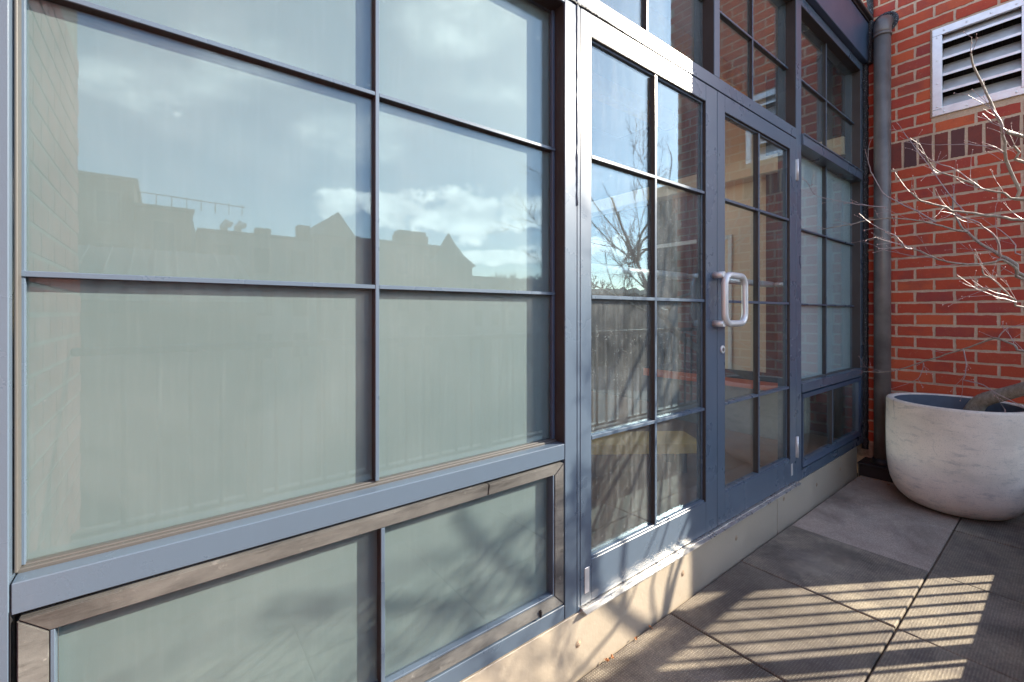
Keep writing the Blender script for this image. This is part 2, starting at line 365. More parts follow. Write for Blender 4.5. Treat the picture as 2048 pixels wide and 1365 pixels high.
# ================================================================= setting: ground and far city
bm = bmesh.new(); box(bm, -400, 400, -400, 400, -10.4, -10)
tag(obj('ground', bm, M['street']), kind='structure')
bm = bmesh.new(); box(bm, -.9, 4.9, -1.35, .3, -.32, -.045)
tag(obj('terrace_slab', bm, M['membrane']), kind='structure')
bm = bmesh.new(); box(bm, -3, 12, -1.32, 8, -10, -.33)
tag(obj('building_mass', bm, M['facade_far']), 'brown masonry storeys under the paved roof terrace', 'building')

# ---------------------------------------------------------------- pavement of separate pavers
pav = tag(put('pavement', None), kind='structure')
xs = [-.81, -.21, .39, .99, 1.59, 2.192, 2.79, 3.43, 4.03]
rows = [(-.588, -.014), (-1.12, -.594)]
pm = {}
for r_, (y0, y1) in enumerate(rows):
    for i in range(len(xs) - 1):
        wx = xs[i + 1] - xs[i]
        key = (r_, round(wx, 2))
        if key not in pm:
            b = bmesh.new(); box(b, -wx / 2 + .0028, wx / 2 - .0028, -(y1 - y0) / 2, (y1 - y0) / 2, -.042, 0, bev=.0035); pm[key] = {}
            for nm in ('paver', 'paver_smooth'):
                bb = b.copy(); pm[key][nm] = mesh(bb, 'paver', M[nm])
            b.free()
        nm = 'paver_smooth' if (r_ == 0 and i >= 6) else 'paver'
        o = put('paver', pm[key][nm], pav, ((xs[i] + xs[i + 1]) / 2, (y0 + y1) / 2 , random.uniform(-.003, .001)),
                (R(random.uniform(-.15, .15)), R(random.uniform(-.15, .15)), R(random.uniform(-.15, .15))))
bobj('paver_edging', M['concrete_foot'], pav, (4.032, 4.05, -1.1, -.02, -.04, -.002))

bobj('joint_sand', M['concrete_foot'], pav, (-.8, 4.03, -.5935, -.5885, -.04, -.018), bev=0)
# ---------------------------------------------------------------- curb and railing behind the camera
crb = thing('parapet_curb', 'low grey stuccoed curb along the open edge of the terrace', 'curb')
bobj('upstand', M['stucco'], crb, (-.28, 4.233, -1.31, -1.12, -.30, .315), bev=.004)
bobj('coping', M['stucco'], crb, (-.28, 4.233, -1.32, -1.112, .316, .333), bev=.004)
rl = thing('railing', 'dark metal railing with upright balusters standing on the terrace curb', 'railing')
bm = bmesh.new(); box(bm, -.275, 4.23, -1.200, -1.148, 1.032, 1.062, bev=.006); obj('top_rail', bm, M['rail'], rl)
bobj('bottom_rail', M['rail'], rl, (-.275, 4.23, -1.186, -1.162, .350, .368))
bal = mesh((lambda b: (tube(b, [(0, 0, .368), (0, 0, 1.032)], .0085, 8), b)[1])(bmesh.new()), 'baluster', M['rail'])
post = mesh((lambda b: (box(b, -.033, .033, -.02, .02, .333, 1.032, bev=.003), b)[1])(bmesh.new()), 'post', M['rail'])
x = 2.877
posts = [2.877, 1.60, .32]
for px_ in posts: put('post', post, rl, (px_, -1.174, 0))
k = 0; xb = 4.18
while xb > -.2:
    if min(abs(xb - q) for q in posts) > .05: put('baluster', bal, rl, (xb, -1.174, 0))
    xb -= .1077

# ================================================================= brick wall on the right
XW = 4.235
rw = thing('brick_wall', 'tall red brick wall with a band of dark soldier bricks beside the glazing', 'wall')
LY0, LY1, LZ0, LZ1 = -.845, -.384, 2.565, 3.168
WEND = -1.546
PROUD = .0035
bm = bmesh.new()
for (y0, y1, z0, z1) in ((WEND, LY0, -.3, 5.3), (LY1, .1, -.3, 5.3), (LY0, LY1, -.3, LZ0), (LY0, LY1, LZ1, 5.3)):
    box(bm, XW + .0035, XW + .25, y0, y1, z0, z1)
obj('mortar_bed', bm, M['mortar'], rw)
bm = bmesh.new(); box(bm, XW + .251, XW + 4.5, WEND + .0, .1, -.3, 5.3); obj('wall_core', bm, M['facade_far'], rw)
def brick_mesh(wy, hz, n, mat, rag=.0036):
    """face looks to -x; centred on 0; ragged outline like a hand-struck joint"""
    rnd = random.Random(n * 77 + int(wy * 1e4)); b = bmesh.new(); ring = []
    ny, nz = 8, 3
    for i in range(ny): ring.append((-wy / 2 + wy * i / ny, -hz / 2))
    for i in range(nz): ring.append((wy / 2, -hz / 2 + hz * i / nz))
    for i in range(ny): ring.append((wy / 2 - wy * i / ny, hz / 2))
    for i in range(nz): ring.append((-wy / 2, hz / 2 - hz * i / nz))
    a = []; f = []
    for y, z in ring:
        jy, jz = rnd.uniform(-rag, rag) * .6, rnd.uniform(-rag, rag) * .6
        a.append(b.verts.new((.006, y + jy, z + jz))); f.append(b.verts.new((-PROUD + .0035, y * (1 - .004 / wy) + jy, z * (1 - .004 / hz) + jz)))
    m_ = len(ring)
    for i in range(m_): b.faces.new((a[i], a[(i + 1) % m_], f[(i + 1) % m_], f[i]))
    b.faces.new(f)
    return mesh(b, 'brick', mat)
BH, PITCH = .0675, .0813
full = [brick_mesh(.1905, BH, k, M['brick']) for k in range(8)]
cache = {}
def brick_for(wy, hz, mat='brick'):
    key = (round(wy, 3), round(hz, 3), mat)
    if key not in cache: cache[key] = brick_mesh(wy, hz, 1, M[mat])
    return cache[key]
courses = []            # (z centre, parity)
ZT = 3.181
for k in range(-26, 9): courses.append((ZT - PITCH * (k + .5), k % 2))
zs1 = ZT - PITCH * 9; zs0 = ZT - PITCH * 11.5
k = 0
while zs0 - PITCH * (k + 1) > .14:
    courses.append((zs0 - PITCH * (k + .5), k % 2)); k += 1
stuff_list = []
def clip(y0, y1, z):
    """pieces of the interval left by the louvre opening"""
    if LZ0 - .03 < z < LZ1 + .03 and y1 > LY0 - .0 and y0 < LY1 + .0:
        return [(a, b) for a, b in ((y0, min(y1, LY0 - .006)), (max(y0, LY1 + .006), y1)) if b - a > .02]
    return [(y0, y1)]
for z, par in courses:
    y = -.1886 + .2032 * 2 if par == 0 else -.291 + .2032 * 2
    hi = []
    while y > WEND - .2:
        a, b = y - .2032 + .00635, y - .00635
        a, b = max(a, WEND), min(b, .03)
        if b - a > .03:
            for (p, q) in clip(a, b, z):
                h = BH
                zc = z
                if p < LY1 and q > LY0 and LZ0 - .05 < z < LZ0: h = max(.02, LZ0 - .008 - (z - BH / 2)); zc = z - BH / 2 + h / 2
                jit = random.uniform(-.0012, .0012)
                if p > -.93 and z < 3.62:
                    me = random.choice(full) if abs(q - p - .1905) < .002 and h == BH else brick_for(q - p, h)
                    put('brick', me, rw, (XW + random.uniform(-.001, .001), (p + q) / 2, zc + jit))
                else: stuff_list.append(((p + q) / 2, zc, q - p))
        y -= .2032
y = -.2249 + PITCH * 3
while y > WEND:
    p, q = y - PITCH + .0065, y - .0065
    if q > WEND and p < .02:
        zc, hz = (zs0 + zs1) / 2, PITCH * 2.5 - .0135
        if p > -.93: put('soldier_brick', brick_for(q - p, hz, 'soldier'), rw, (XW + random.uniform(-.001, .001), (p + q) / 2, zc + random.uniform(-.003, .002)))
        else: stuff_list.append(((p + q) / 2, zc, -(q - p)))
    y -= PITCH
bm = bmesh.new()
for yc, zc, wy in stuff_list:
    h = BH / 2 if wy > 0 else (PITCH * 2.5 - .0135) / 2
    box(bm, XW, XW + .006, yc - abs(wy) / 2, yc + abs(wy) / 2, zc - h, zc + h)
tag(obj('brickwork', bm, M['brick'], rw), kind='stuff')
bm = bmesh.new()
box(bm, XW - .004, XW + .02, -.20, .05, .095, .205, bev=.006)
for v in bm.verts: v.co += Vector((0, noise.noise(v.co * 30) * .01, noise.noise(v.co * 21) * .012))
obj('foundation_edge', bm, M['concrete_foot'], rw)

# left brick wall, just out of frame, mirrored faintly in the first window
lw = thing('brick_wall', 'red brick wall end mirrored at the near edge of the large frosted window', 'wall')
XL = -.282
bm = bmesh.new(); box(bm, XL - .3, XL, -1.44, .02, -.3, 5.3); obj('mortar_bed', bm, M['mortar_brown'], lw)
bm = bmesh.new()
for z, par in courses:
    y = .0 if par else -.1016
    while y > -1.4:
        a, b = max(y - .2032 + .006, -1.44), min(y - .006, 0)
        if b - a > .03: box(bm, XL, XL + .004, a, b, z - BH / 2, z + BH / 2)
        y -= .2032
tag(obj('brickwork', bm, M['brick_brown'], lw), kind='stuff')

# ---------------------------------------------------------------- louvre
lv = thing('wall_louvre', 'galvanised metal louvre with sloping blades set in the brick wall', 'vent')
F = .050
x0, x1 = XW - .012, XW + .012
bobj('frame_rail', M['zinc'], lv, (x0, x1, LY0, LY1, LZ1 - F, LZ1)); bobj('frame_rail', M['zinc'], lv, (x0, x1, LY0, LY1, LZ0, LZ0 + F * .8))
bobj('frame_stile', M['zinc'], lv, (x0 - .001, x1, LY1 - F, LY1, LZ0 + F * .8 + .001, LZ1 - F - .001)); bobj('frame_stile', M['zinc'], lv, (x0 - .001, x1, LY0, LY0 + F, LZ0 + F * .8 + .001, LZ1 - F - .001))
bm = bmesh.new()
for a in range(40):
    t = a / 39
    tube(bm, [(XW + .001, LY1 + .004 + noise.noise(Vector((a, 0, 0))) * .002, LZ0 - .005 + t * (LZ1 - LZ0)), (XW + .001, LY1 + .004, LZ0 - .005 + (t + .027) * (LZ1 - LZ0))], .0085, 6)
obj('mortar_bead', bm, M['mortar'], lv)
zi0, zi1 = LZ0 + F * .8, LZ1 - F
ns = 5; step = (zi1 - zi0) / 4.55
bm = bmesh.new(); 
prof = [(-.004, .0), (-.004, .016), (.002, .019), (.070, .103), (.076, .106), (.076, .100), (.005, .012), (.0, .0)]
va = [bm.verts.new((XW + u, LY0 + F - .002, v)) for u, v in prof]; vb = [bm.verts.new((XW + u, LY1 - F + .002, v)) for u, v in prof]
for i in range(len(prof)): bm.faces.new((va[i], vb[i], vb[(i + 1) % 8], va[(i + 1) % 8]))
bm.faces.new(va); bm.faces.new(vb[::-1])
blade = mesh(bm, 'blade', M['zinc'])
for i in range(ns): put('blade', blade, lv, (0, 0, zi0 + .0 + i * step))
bobj('insect_screen', M['screen'], lv, (XW + .11, XW + .115, LY0, LY1, LZ0, LZ1), bev=0)
bm = bmesh.new()
for i in range(9):
    yy = LY0 + .05 + i * .045; tube(bm, [(XW + .105, yy, LZ0), (XW + .105, yy, LZ1)], .0022, 5)
obj('screen_wire', bm, M['membrane'], lv)
rv = mesh((lambda b: (lathe(b, [(.0001, .003), (.004, .0025), (.006, 0)], (0, 0, 0), 10), b)[1])(bmesh.new()), 'rivet', M['zinc'])
for (yy, zz_) in [(LY1 - .025, LZ0 + .06 + i * .16) for i in range(4)] + [(LY1 - .06 - i * .11, LZ1 - .025) for i in range(4)] + [(LY1 - .06 - i * .11, LZ0 + .02) for i in range(4)]:
    put('rivet', rv, lv, (x0 - .001, yy, zz_), (0, R(-90), 0))

# ---------------------------------------------------------------- downpipe and the black box at its foot
dp = thing('downpipe', 'brown grey metal downpipe with a rounded elbow fixed to the brick wall', 'pipe')
PX, PY, PR = 4.158, -.124, .050
bm = bmesh.new(); tube(bm, [(PX, PY, .10), (PX, PY, 1.7), (PX, PY, 3.24)], PR, 28); obj('pipe', bm, M['pipe'], dp)
bm = bmesh.new()
pts = [(PX, PY, 3.235)] + [(PX + .085 * (1 - math.cos(a)), PY, 3.27 + .085 * math.sin(a)) for a in [R(q) for q in range(0, 91, 10)]] + [(PX + .10, PY, 3.355)]
tube(bm, pts, [PR + .003] * len(pts), 28); obj('elbow', bm, M['pipe'], dp)
bm = bmesh.new(); tube(bm, [(PX, PY, 3.225), (PX, PY, 3.243)], PR + .006, 28); obj('collar', bm, M['pipe'], dp)
bm = bmesh.new(); tube(bm, [(PX, PY, .085), (PX, PY, .10), (PX, PY, .13)], [PR + .02, PR + .018, PR + .004], 24); obj('foot_collar', bm, M['membrane'], dp)
bm = bmesh.new(); lathe(bm, [(.070 + .01 * math.sin(a * 1.7), 0) if a % 2 else (.064, .006) for a in range(2)], (0, 0, 0), 26)
rs = []
for k in range(26):
    a = 2 * math.pi * k / 26; q = .066 + .014 * noise.noise(Vector((math.cos(a) * 2, math.sin(a) * 2, 3)))
    rs.append(bm.verts.new((q * math.cos(a), q * math.sin(a), .0)))
cc = bm.verts.new((0, 0, .014))
for k in range(26): bm.faces.new((rs[k], rs[(k + 1) % 26], cc))
o = obj('sealant_patch', bm, M['sealant'], dp); o.location = (XW - .002, PY, 3.357); o.rotation_euler = (0, R(-90), 0)
db = thing('roof_drain_upstand', 'black rubber covered box at the foot of the downpipe', 'upstand')
bobj('cover', M['membrane'], db, (4.050, 4.233, -.205, -.004, -.04, .088), bev=.008)
bobj('cover_lip', M['membrane'], db, (4.040, 4.2335, -.210, -.003, .080, .095), bev=.004)

# ================================================================= glazed front
# ---- fixed steel frame of the whole front
fr = thing('steel_window_frame', 'blue grey painted steel posts and rails holding all the windows and doors', 'window frame')
Z0, ZH = .205, 3.09
st, sdk = M['steel'], M['steel_dark']
for (xa, xb_) in ((-.281, -.190), (1.017, 1.072), (2.906, 2.983), (4.147, 4.195)):
    bobj('mullion', st, fr, (xa, xb_, 0, .10, Z0 + .002, ZH))
bobj('mullion', st, fr, (1.966, 2.016, .0005, .10, 2.275, ZH))
bobj('door_jamb', st, fr, (1.0735, 1.087, .0, .06, Z0 + .002, 2.214))
bobj('transom_bar', st, fr, (1.074, 2.904, -.001, .10, 2.216, 2.274))
bobj('transom_bar', st, fr, (-.188, 1.015, -.001, .10, 2.195, 2.262)); bobj('transom_bar', st, fr, (2.985, 4.145, -.012, .10, 2.195, 2.262), (2.985, 4.145, -.018, -.012, 2.252, 2.262))
bobj('sill_rail', st, fr, (-.188, 1.015, -.0005, .035, .724, .7735)); bobj('sill_rail', st, fr, (2.985, 4.145, -.006, .035, .722, .776))
bobj('sill_bead', M['bead'], fr, (-.188, 1.015, .0355, .046, .745, .7795)); bobj('sill_bead', M['bead'], fr, (2.985, 4.145, .0355, .046, .745, .7795))
bobj('glazing_bead', M['bead'], fr, (-.188, -.184, .018, .044, .781, 2.193), bev=.001)
bobj('glazing_bead', st, fr, (-.188, -.180, .0445, .056, .781, 2.193), bev=.001)
bobj('glazing_bead', sdk, fr, (1.005, 1.0155, .046, .058, .781, 2.193), bev=.001)
bobj('base_rail', st, fr, (-.188, 1.015, .0005, .05, Z0 + .002, .254)); bobj('base_rail', st, fr, (2.985, 4.145, .0005, .05, Z0 + .002, .262))
for (xa, xb_) in ((-.188, 1.015), (1.0725, 1.965), (2.017, 2.905), (2.984, 4.146)):
    bobj('head_rail', st, fr, (xa, xb_, .002, .10, 3.032, 3.088))
bobj('sill_packer', M['bead'], fr, (-.188, 1.015, .0465, .066, .735, .7812), (2.985, 4.145, .0465, .066, .735, .7792))
bobj('shade_liner', M['shade_brown'], fr, (1.0157, 1.0168, .004, .046, .776, 2.193), (1.9645, 1.9658, .004, .055, 2.276, 3.03), (2.9045, 2.9058, .004, .055, 2.276, 3.03), (4.1455, 4.1468, .004, .055, .78, 2.193), (4.1455, 4.1468, .004, .055, 2.264, 3.03), bev=0)  # dark strips that paint shade on the reveals turned from the sun
bobj('shade_liner', M['shade_brown'], fr, (-.187, 1.0145, .004, .055, 2.1935, 2.1948), (1.075, 1.964, .004, .055, 3.0305, 3.0318), (2.018, 2.904, .004, .055, 3.0305, 3.0318), (2.986, 4.144, .004, .055, 3.0305, 3.0318), bev=0)  # painted shade along the undersides of transom bar and head rails
# weld caulk lumps and sealant lines
bm = bmesh.new()
for (a, b_, r_) in (((1.0725, -.001, 1.55), (1.0725, -.001, 2.6), .0032),):
    n_ = 60; tube(bm, [Vector(a).lerp(Vector(b_), i / n_) + Vector((noise.noise(Vector((i * .7, 0, 0))) * .0015, 0, 0)) for i in range(n_ + 1)], [r_ * (1 + .9 * noise.noise(Vector((i * .5, 3, 0)))) for i in range(n_ + 1)], 7)
obj('caulk_line', bm, M['steel'], fr)
bm = bmesh.new(); n_ = 70
tube(bm, [(1.03 + i / n_ * .42, -.001 + .001 * noise.noise(Vector((i * .3, 1, 0))), 2.2155 + .002 * noise.noise(Vector((i * .25, 0, 0)))) for i in range(n_ + 1)], [max(.0015, .0055 * (1 - i / n_)) * (1 + .5 * noise.noise(Vector((i * .6, 0, 5)))) for i in range(n_ + 1)], 7)
obj('sealant_line', bm, M['sealant'], fr)

# ---- head beam
hb = thing('head_beam', 'dark blue boxed steel beam above the upper windows', 'beam')
bobj('beam_box', sdk, hb, (-.281, 4.196, -.034, .10, 3.092, 3.385), bev=.003)
bobj('coping_strip', M['membrane'], hb, (-.281, 4.205, -.042, .10, 3.386, 3.405)); bobj('coping_cap', M['bead'], hb, (-.281, 4.215, -.062, .10, 3.406, 3.425), bev=.004)
bm = bmesh.new(); n_ = 150
tube(bm, [(4.214 + .007 * noise.noise(Vector((i * .4, 0, 0))), -.008 + .006 * noise.noise(Vector((i * .5, 4, 0))), .16 + i / n_ * 2.93) for i in range(n_ + 1)], [.022 * (1 + .25 * noise.noise(Vector((i * .8, 0, 7)))) for i in range(n_ + 1)], 9)
tube(bm, [(4.214 + .006 * noise.noise(Vector((i * .4, 9, 0))), -.040 + .006 * noise.noise(Vector((i * .5, 4, 9))), 3.085 + i / 40 * .50) for i in range(41)], [.020 * (1 + .3 * noise.noise(Vector((i * .8, 2, 7)))) for i in range(41)], 9)
tag(obj('sealant_joint', bm, M['sealant']), 'lumpy black sealant joint between the glazed front and the brick wall', 'sealant joint')

# ---- plinth
pl = thing('plinth_cladding', 'beige painted panels with bolt heads below the windows and doors', 'plinth')
for (xa, xb_) in ((-.281, 2.634), (2.640, 4.038)):
    bobj('plinth_panel', M['base'], pl, (xa, xb_, -.003, .05, -.04, .204), bev=.0025)
bolt = mesh((lambda b: (lathe(b, [(.0001, .004), (.006, .0035), (.009, .001), (.013, .0003)], (0, 0, 0), 12), b)[1])(bmesh.new()), 'bolt_head', M['concrete_foot'])
for (bx, bz) in ((.46, .105), (1.075, .105), (1.70, .112), (2.165, .115), (2.72, .160), (3.22, .120), (3.66, .125)):
    put('bolt_head', bolt, pl, (bx, -.0035, bz), (R(90), 0, 0))
bm = bmesh.new(); n_ = 200
tube(bm, [(-.2 + i / n_ * 4.2, -.002, .2045 + .001 * noise.noise(Vector((i * .5, 0, 0)))) for i in range(n_ + 1)], [.0026 * (1 + .7 * noise.noise(Vector((i * .8, 0, 7)))) for i in range(n_ + 1)], 6)
obj('sealant_line', bm, M['base'], pl)

# ---- helper for panes
def pane_parts(root, xa, xb_, z0, z1, cols, rws, yg, glass, sheet=None, ys=None, mat=st, munt=.010, mdep=None, yf=None, glass_by=None):
    """cols, rws: muntin centre positions; one pane per field"""
    xsn = [xa] + list(cols) + [xb_]; zsn = [z0] + list(rws) + [z1]
    for i in range(len(xsn) - 1):
        for j in range(len(zsn) - 1):
            pn_ = bobj('pane', glass, root, (xsn[i] + (.003 if i else 0), xsn[i + 1] - (.003 if i < len(cols) else 0), yg, yg + .004, zsn[j] + (.003 if j else 0), zsn[j + 1] - (.003 if j < len(rws) else 0)), bev=0)
            ta, tb = random.uniform(-.0016, .0016), random.uniform(-.0016, .0016)
            for v in pn_.data.vertices: v.co.y += (v.co.x - (xsn[i] + xsn[i + 1]) / 2) * ta + (v.co.z - (zsn[j] + zsn[j + 1]) / 2) * tb
    h = munt / 2
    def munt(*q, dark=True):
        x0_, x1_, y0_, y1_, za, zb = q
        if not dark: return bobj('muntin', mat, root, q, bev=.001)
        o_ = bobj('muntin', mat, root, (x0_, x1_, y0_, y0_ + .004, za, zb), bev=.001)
        bobj('shade_web', M['shade_brown'], o_, (x0_ + .0005, x1_ - .0005, y0_ + .0042, y1_, za + .0005, zb - .0005), bev=0)  # dark web paints shade on muntin sides and on undersides above eye level
    for c in cols: munt(c - h, c + h, yf, yg + .010, z0, z1)
    for i in range(len(xsn) - 1):
        a = xsn[i] + (h if i else 0); b = xsn[i + 1] - (h if i < len(cols) else 0)
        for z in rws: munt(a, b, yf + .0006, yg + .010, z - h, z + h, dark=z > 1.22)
    if sheet: bobj('frosted_sheet', sheet, root, (xa, xb_, ys, ys + .003, z0 - .012, z1), bev=0)

def window(label, xa, xb_, z0, z1, cols, rws, glass, sheet, group=None):
    t = thing('fixed_window', label, 'window', group)
    pane_parts(t, xa, xb_, z0, z1, cols, rws, .056, glass, sheet, .0665, st, .010, None, .041)
    return t
window('large six pane window with pale frosted glass in front of the camera', -.187, 1.0145, .782, 2.193, [.4125], [1.259, 1.733], M['glass_frost'], M['frost'])
window('narrow tall six pane frosted window beside the brick wall', 2.986, 4.1445, .780, 2.193, [3.545], [1.250, 1.716], M['glass'], M['frost_blue'])
window('clear four pane window above the fixed door leaf', 1.074, 1.964, 2.276, 3.030, [1.518], [2.642], M['glass_dirty'], None)
window('clear four pane window above the door leaf with the hinges', 2.018, 2.904, 2.276, 3.030, [2.445], [2.642], M['glass'], None)
window('clear four pane upper window beside the brick wall', 2.986, 4.1445, 2.264, 3.030, [3.545], [2.642], M['glass'], None)
window('frosted window above the large window', -.187, 1.0145, 2.264, 3.030, [.4125], [2.642], M['glass_frost'], M['frost'])

# ---- lower vent windows
def vent_window(label, xa, xb_, z0, z1, mid, face, glass, sheet, wdt=.033, seam=None):
    t = thing('vent_window', label, 'window')
    bobj('shade_web', M['black'], t, (xa - .010, xb_ + .008, .010, .018, z0 - .008, z1 + .010), bev=0) if False else None
    e = .0008
    # mitred sash bars, face slightly dished
    def bar(name, p, q, m_=face):
        bm = bmesh.new()
        vs_ = [bm.verts.new((x_, y_, z_)) for (x_, z_) in p for y_ in (-.004, .030)] + [bm.verts.new((x_, y_, z_)) for (x_, z_) in q for y_ in (.002, .030)]
        # p: outer pair, q: inner pair
        a0, a1, b0, b1, c0, c1, d0, d1 = vs_
        for f in ((a0, b0, d0, c0), (a1, c1, d1, b1), (a0, a1, b1, b0), (c0, d0, d1, c1), (a0, c0, c1, a1), (b0, b1, d1, d0)): bm.faces.new(f)
        bmesh.ops.bevel(bm, geom=bm.edges[:], offset=.0016, segments=2, affect='EDGES')
        return obj(name, bm, m_, t)
    w_ = wdt
    if seam:
        bar('sash_rail', [(xa + e, z1), (seam - .001, z1)], [(xa + w_ + e, z1 - w_), (seam - .001, z1 - w_)])
        bar('sash_rail', [(seam + .001, z1 - .001), (xb_ - e, z1 - .001)], [(seam + .001, z1 - w_), (xb_ - w_ - e, z1 - w_)])
    else: bar('sash_rail', [(xa + e, z1), (xb_ - e, z1)], [(xa + w_ + e, z1 - w_), (xb_ - w_ - e, z1 - w_)])
    bar('sash_rail', [(xa + e, z0), (xb_ - e, z0)], [(xa + w_ + e, z0 + w_), (xb_ - w_ - e, z0 + w_)])
    bar('sash_stile', [(xa, z0 + e), (xa, z1 - e)], [(xa + w_, z0 + w_ + e), (xa + w_, z1 - w_ - e)])
    bar('sash_stile', [(xb_, z0 + e), (xb_, z1 - e)], [(xb_ - w_, z0 + w_ + e), (xb_ - w_, z1 - w_ - e)])
    i0, i1, j0, j1 = xa + w_ + .001, xb_ - w_ - .001, z0 + w_ + .001, z1 - w_ - .001
    g_ = .006
    bobj('glazing_bead', st, t, (i0, i0 + g_, .004, .028, j0, j1), bev=.001); bobj('glazing_bead', st, t, (i1 - g_, i1, .004, .028, j0, j1), bev=.001)
    bobj('glazing_bead', st, t, (i0 + g_, i1 - g_, .004, .028, j0, j0 + g_), bev=.001)
    pane_parts(t, i0 + g_, i1 - g_, j0 + g_, j1, [mid], [], .020, glass, sheet, .034 if sheet else None, st, .010, None, .004)
    return t
vw = vent_window('wide two pane vent window with taupe sash low under the large window', -.181, 1.008, .264, .716, .412, M['taupe'], M['glass_frost'], M['frost'], .034, seam=.716)
bobj('catch', M['black'], vw, (.905, .912, -.0085, -.002, .262, .285))
vent_window('dark two pane vent window low beside the stone planter', 2.994, 4.137, .274, .712, 3.545, sdk, M['glass'], None, .030)
bobj('opening_lining', M['black'], fr, (-.189, -.1885, -.0002, .06, .25, .73), (-.188, 1.016, .036, .045, .7165, .7235), (-.188, 1.016, .036, .045, .255, .2635), (-.189, -.1815, .036, .045, .255, .7235), (1.0085, 1.0165, .036, .045, .255, .7235), bev=0)
bobj('opening_lining', M['black'], fr, (2.984, 4.146, .036, .045, .713, .7215), (2.984, 4.146, .036, .045, .263, .2735), (2.984, 2.9935, .036, .045, .263, .7215), (4.1375, 4.146, .036, .045, .263, .7215), bev=0)

# ---- door leaves
def leaf(label, xa, xb_, ga, gb, mid, glass):
    t = thing('glazed_door', label, 'door')
    z0, z1, g0, g1 = .219, 2.211, .358, 2.136
    bobj('door_stile', st, t, (xa, ga, 0, .045, z0, z1), bev=.0012); bobj('door_stile', st, t, (gb, xb_, 0, .045, z0, z1), bev=.0012)
    bobj('door_rail', st, t, (ga + .0004, gb - .0004, .0004, .045, z0, g0), bev=.0012); bobj('door_rail', st, t, (ga + .0004, gb - .0004, .0004, .045, g1, z1), bev=.0012)
    b = .009
    bobj('shade_liner', M['shade_brown'], t, (gb - .0012, gb - .0002, .002, .016, g0, g1), (ga, gb - .002, .002, .012, g1 - .0012, g1 - .0002), bev=0)  # painted shade on the side and top reveals of the leaf
    bobj('glazing_bead', st, t, (ga, ga + b * .5, .009, .032, g0, g1), bev=.001); bobj('glazing_bead', st, t, (gb - b, gb, .016, .032, g0, g1), bev=.001)
    bobj('glazing_bead', st, t, (ga + b * .5, gb - b, .004, .032, g0, g0 + b), bev=.001); bobj('glazing_bead', st, t, (ga + b * .5, gb - b, .012, .032, g1 - b, g1), bev=.001)
    pane_parts(t, ga + b * .5, gb - b, g0 + b, g1 - b, [mid], [.770, 1.250, 1.728], .019, glass, None, None, st, .0125, None, .001)
    return t
dl = leaf('dusty glazed door leaf in the sun beside the large window', 1.089, 1.989, 1.143, 1.892, 1.517, M['glass_dirty'])
dr = leaf('glazed door leaf with two silver hinges and the key cylinder', 1.993, 2.903, 2.063, 2.818, 2.424, M['glass'])
bobj('door_gasket', M['black'], fr, (1.0875, 2.9045, .046, .052, .2075, .226), (1.0875, 2.9045, .046, .052, 2.205, 2.2155), (1.0868, 1.094, .046, .052, .22, 2.21), (2.899, 2.9058, .046, .052, .22, 2.21), (1.985, 1.998, .046, .052, .22, 2.21), bev=0)
# pull handle: two stand-offs and one rounded loop
bm = bmesh.new()
tube(bm, [(1.957, .0, 1.366), (1.957, -.05, 1.366)], .0145, 16); tube(bm, [(1.957, .0, 1.148), (1.957, -.05, 1.148)], .0145, 16)
obj('handle_post', bm, M['white_metal'], dl)
def rrect(xa, xb_, z0, z1, r, y, n=7):
    pts = []
    for cx, cz, a0 in ((xb_ - r, z1 - r, 0), (xa + r, z1 - r, 90), (xa + r, z0 + r, 180), (xb_ - r, z0 + r, 270)):
        for i in range(n + 1):
            a = R(a0 + 90 * i / n); pts.append((cx + r * math.cos(a), y, cz + r * math.sin(a)))
    return pts
bm = bmesh.new(); tube(bm, rrect(1.957, 2.146, 1.148, 1.366, .045, -.052), .0148, 16, closed=True)
obj('pull_handle', bm, M['white_metal'], dl)
bm = bmesh.new(); tube(bm, [(2.034, 0, 1.027), (2.034, -.006, 1.027), (2.034, -.0065, 1.027)], [.018, .018, .015], 24); kc = obj('key_cylinder', bm, M['white_metal'], dr)
bm = bmesh.new(); tube(bm, [(2.034, -.0062, 1.027), (2.034, -.0085, 1.027)], .0085, 20); box(bm, 2.0325, 2.0355, -.0092, -.0083, 1.017, 1.029); obj('key_slot', bm, M['pipe'], kc)
for zc in (2.03, .415):
    h = bobj('hinge', M['silver'], dr, (2.893, 2.919, -.003, -.0005, zc - .06, zc + .06), bev=.001)
    bm = bmesh.new(); tube(bm, [(2.9055, -.007, zc - .062), (2.9055, -.007, zc + .062)], .0062, 12); obj('hinge_pin', bm, M['silver'], h)
bobj('pivot_plate', M['silver'], dl, (1.108, 1.131, -.0022, .0, .255, .340), bev=.001); bobj('pivot_plate', M['silver'], dr, (2.83, 2.852, -.0022, .0, .262, .330), bev=.001)
for t_, xa, xb_ in ((dl, 1.155, 1.880), (dr, 2.078, 2.800)):
    bm = bmesh.new(); tube(bm, [(xa, .09, 1.362), (xb_, .09, 1.362)], .0165, 14)
    for q in (xa + .005, xb_ - .005): tube(bm, [(q, .09, 1.362), (q, .03, 1.362)], .010, 10)
    obj('push_bar', bm, M['white_metal'], t_)
th = thing('threshold', 'worn metal threshold strip under the two door leaves', 'threshold')
bm = bmesh.new(); poly_prism(bm, [(-.028, .2055), (-.028, .210), (-.012, .2125), (-.011, .2165), (.050, .2175), (.050, .2055)], 1.088, 2.904); obj('metal_strip', bm, M['thresh'], th)

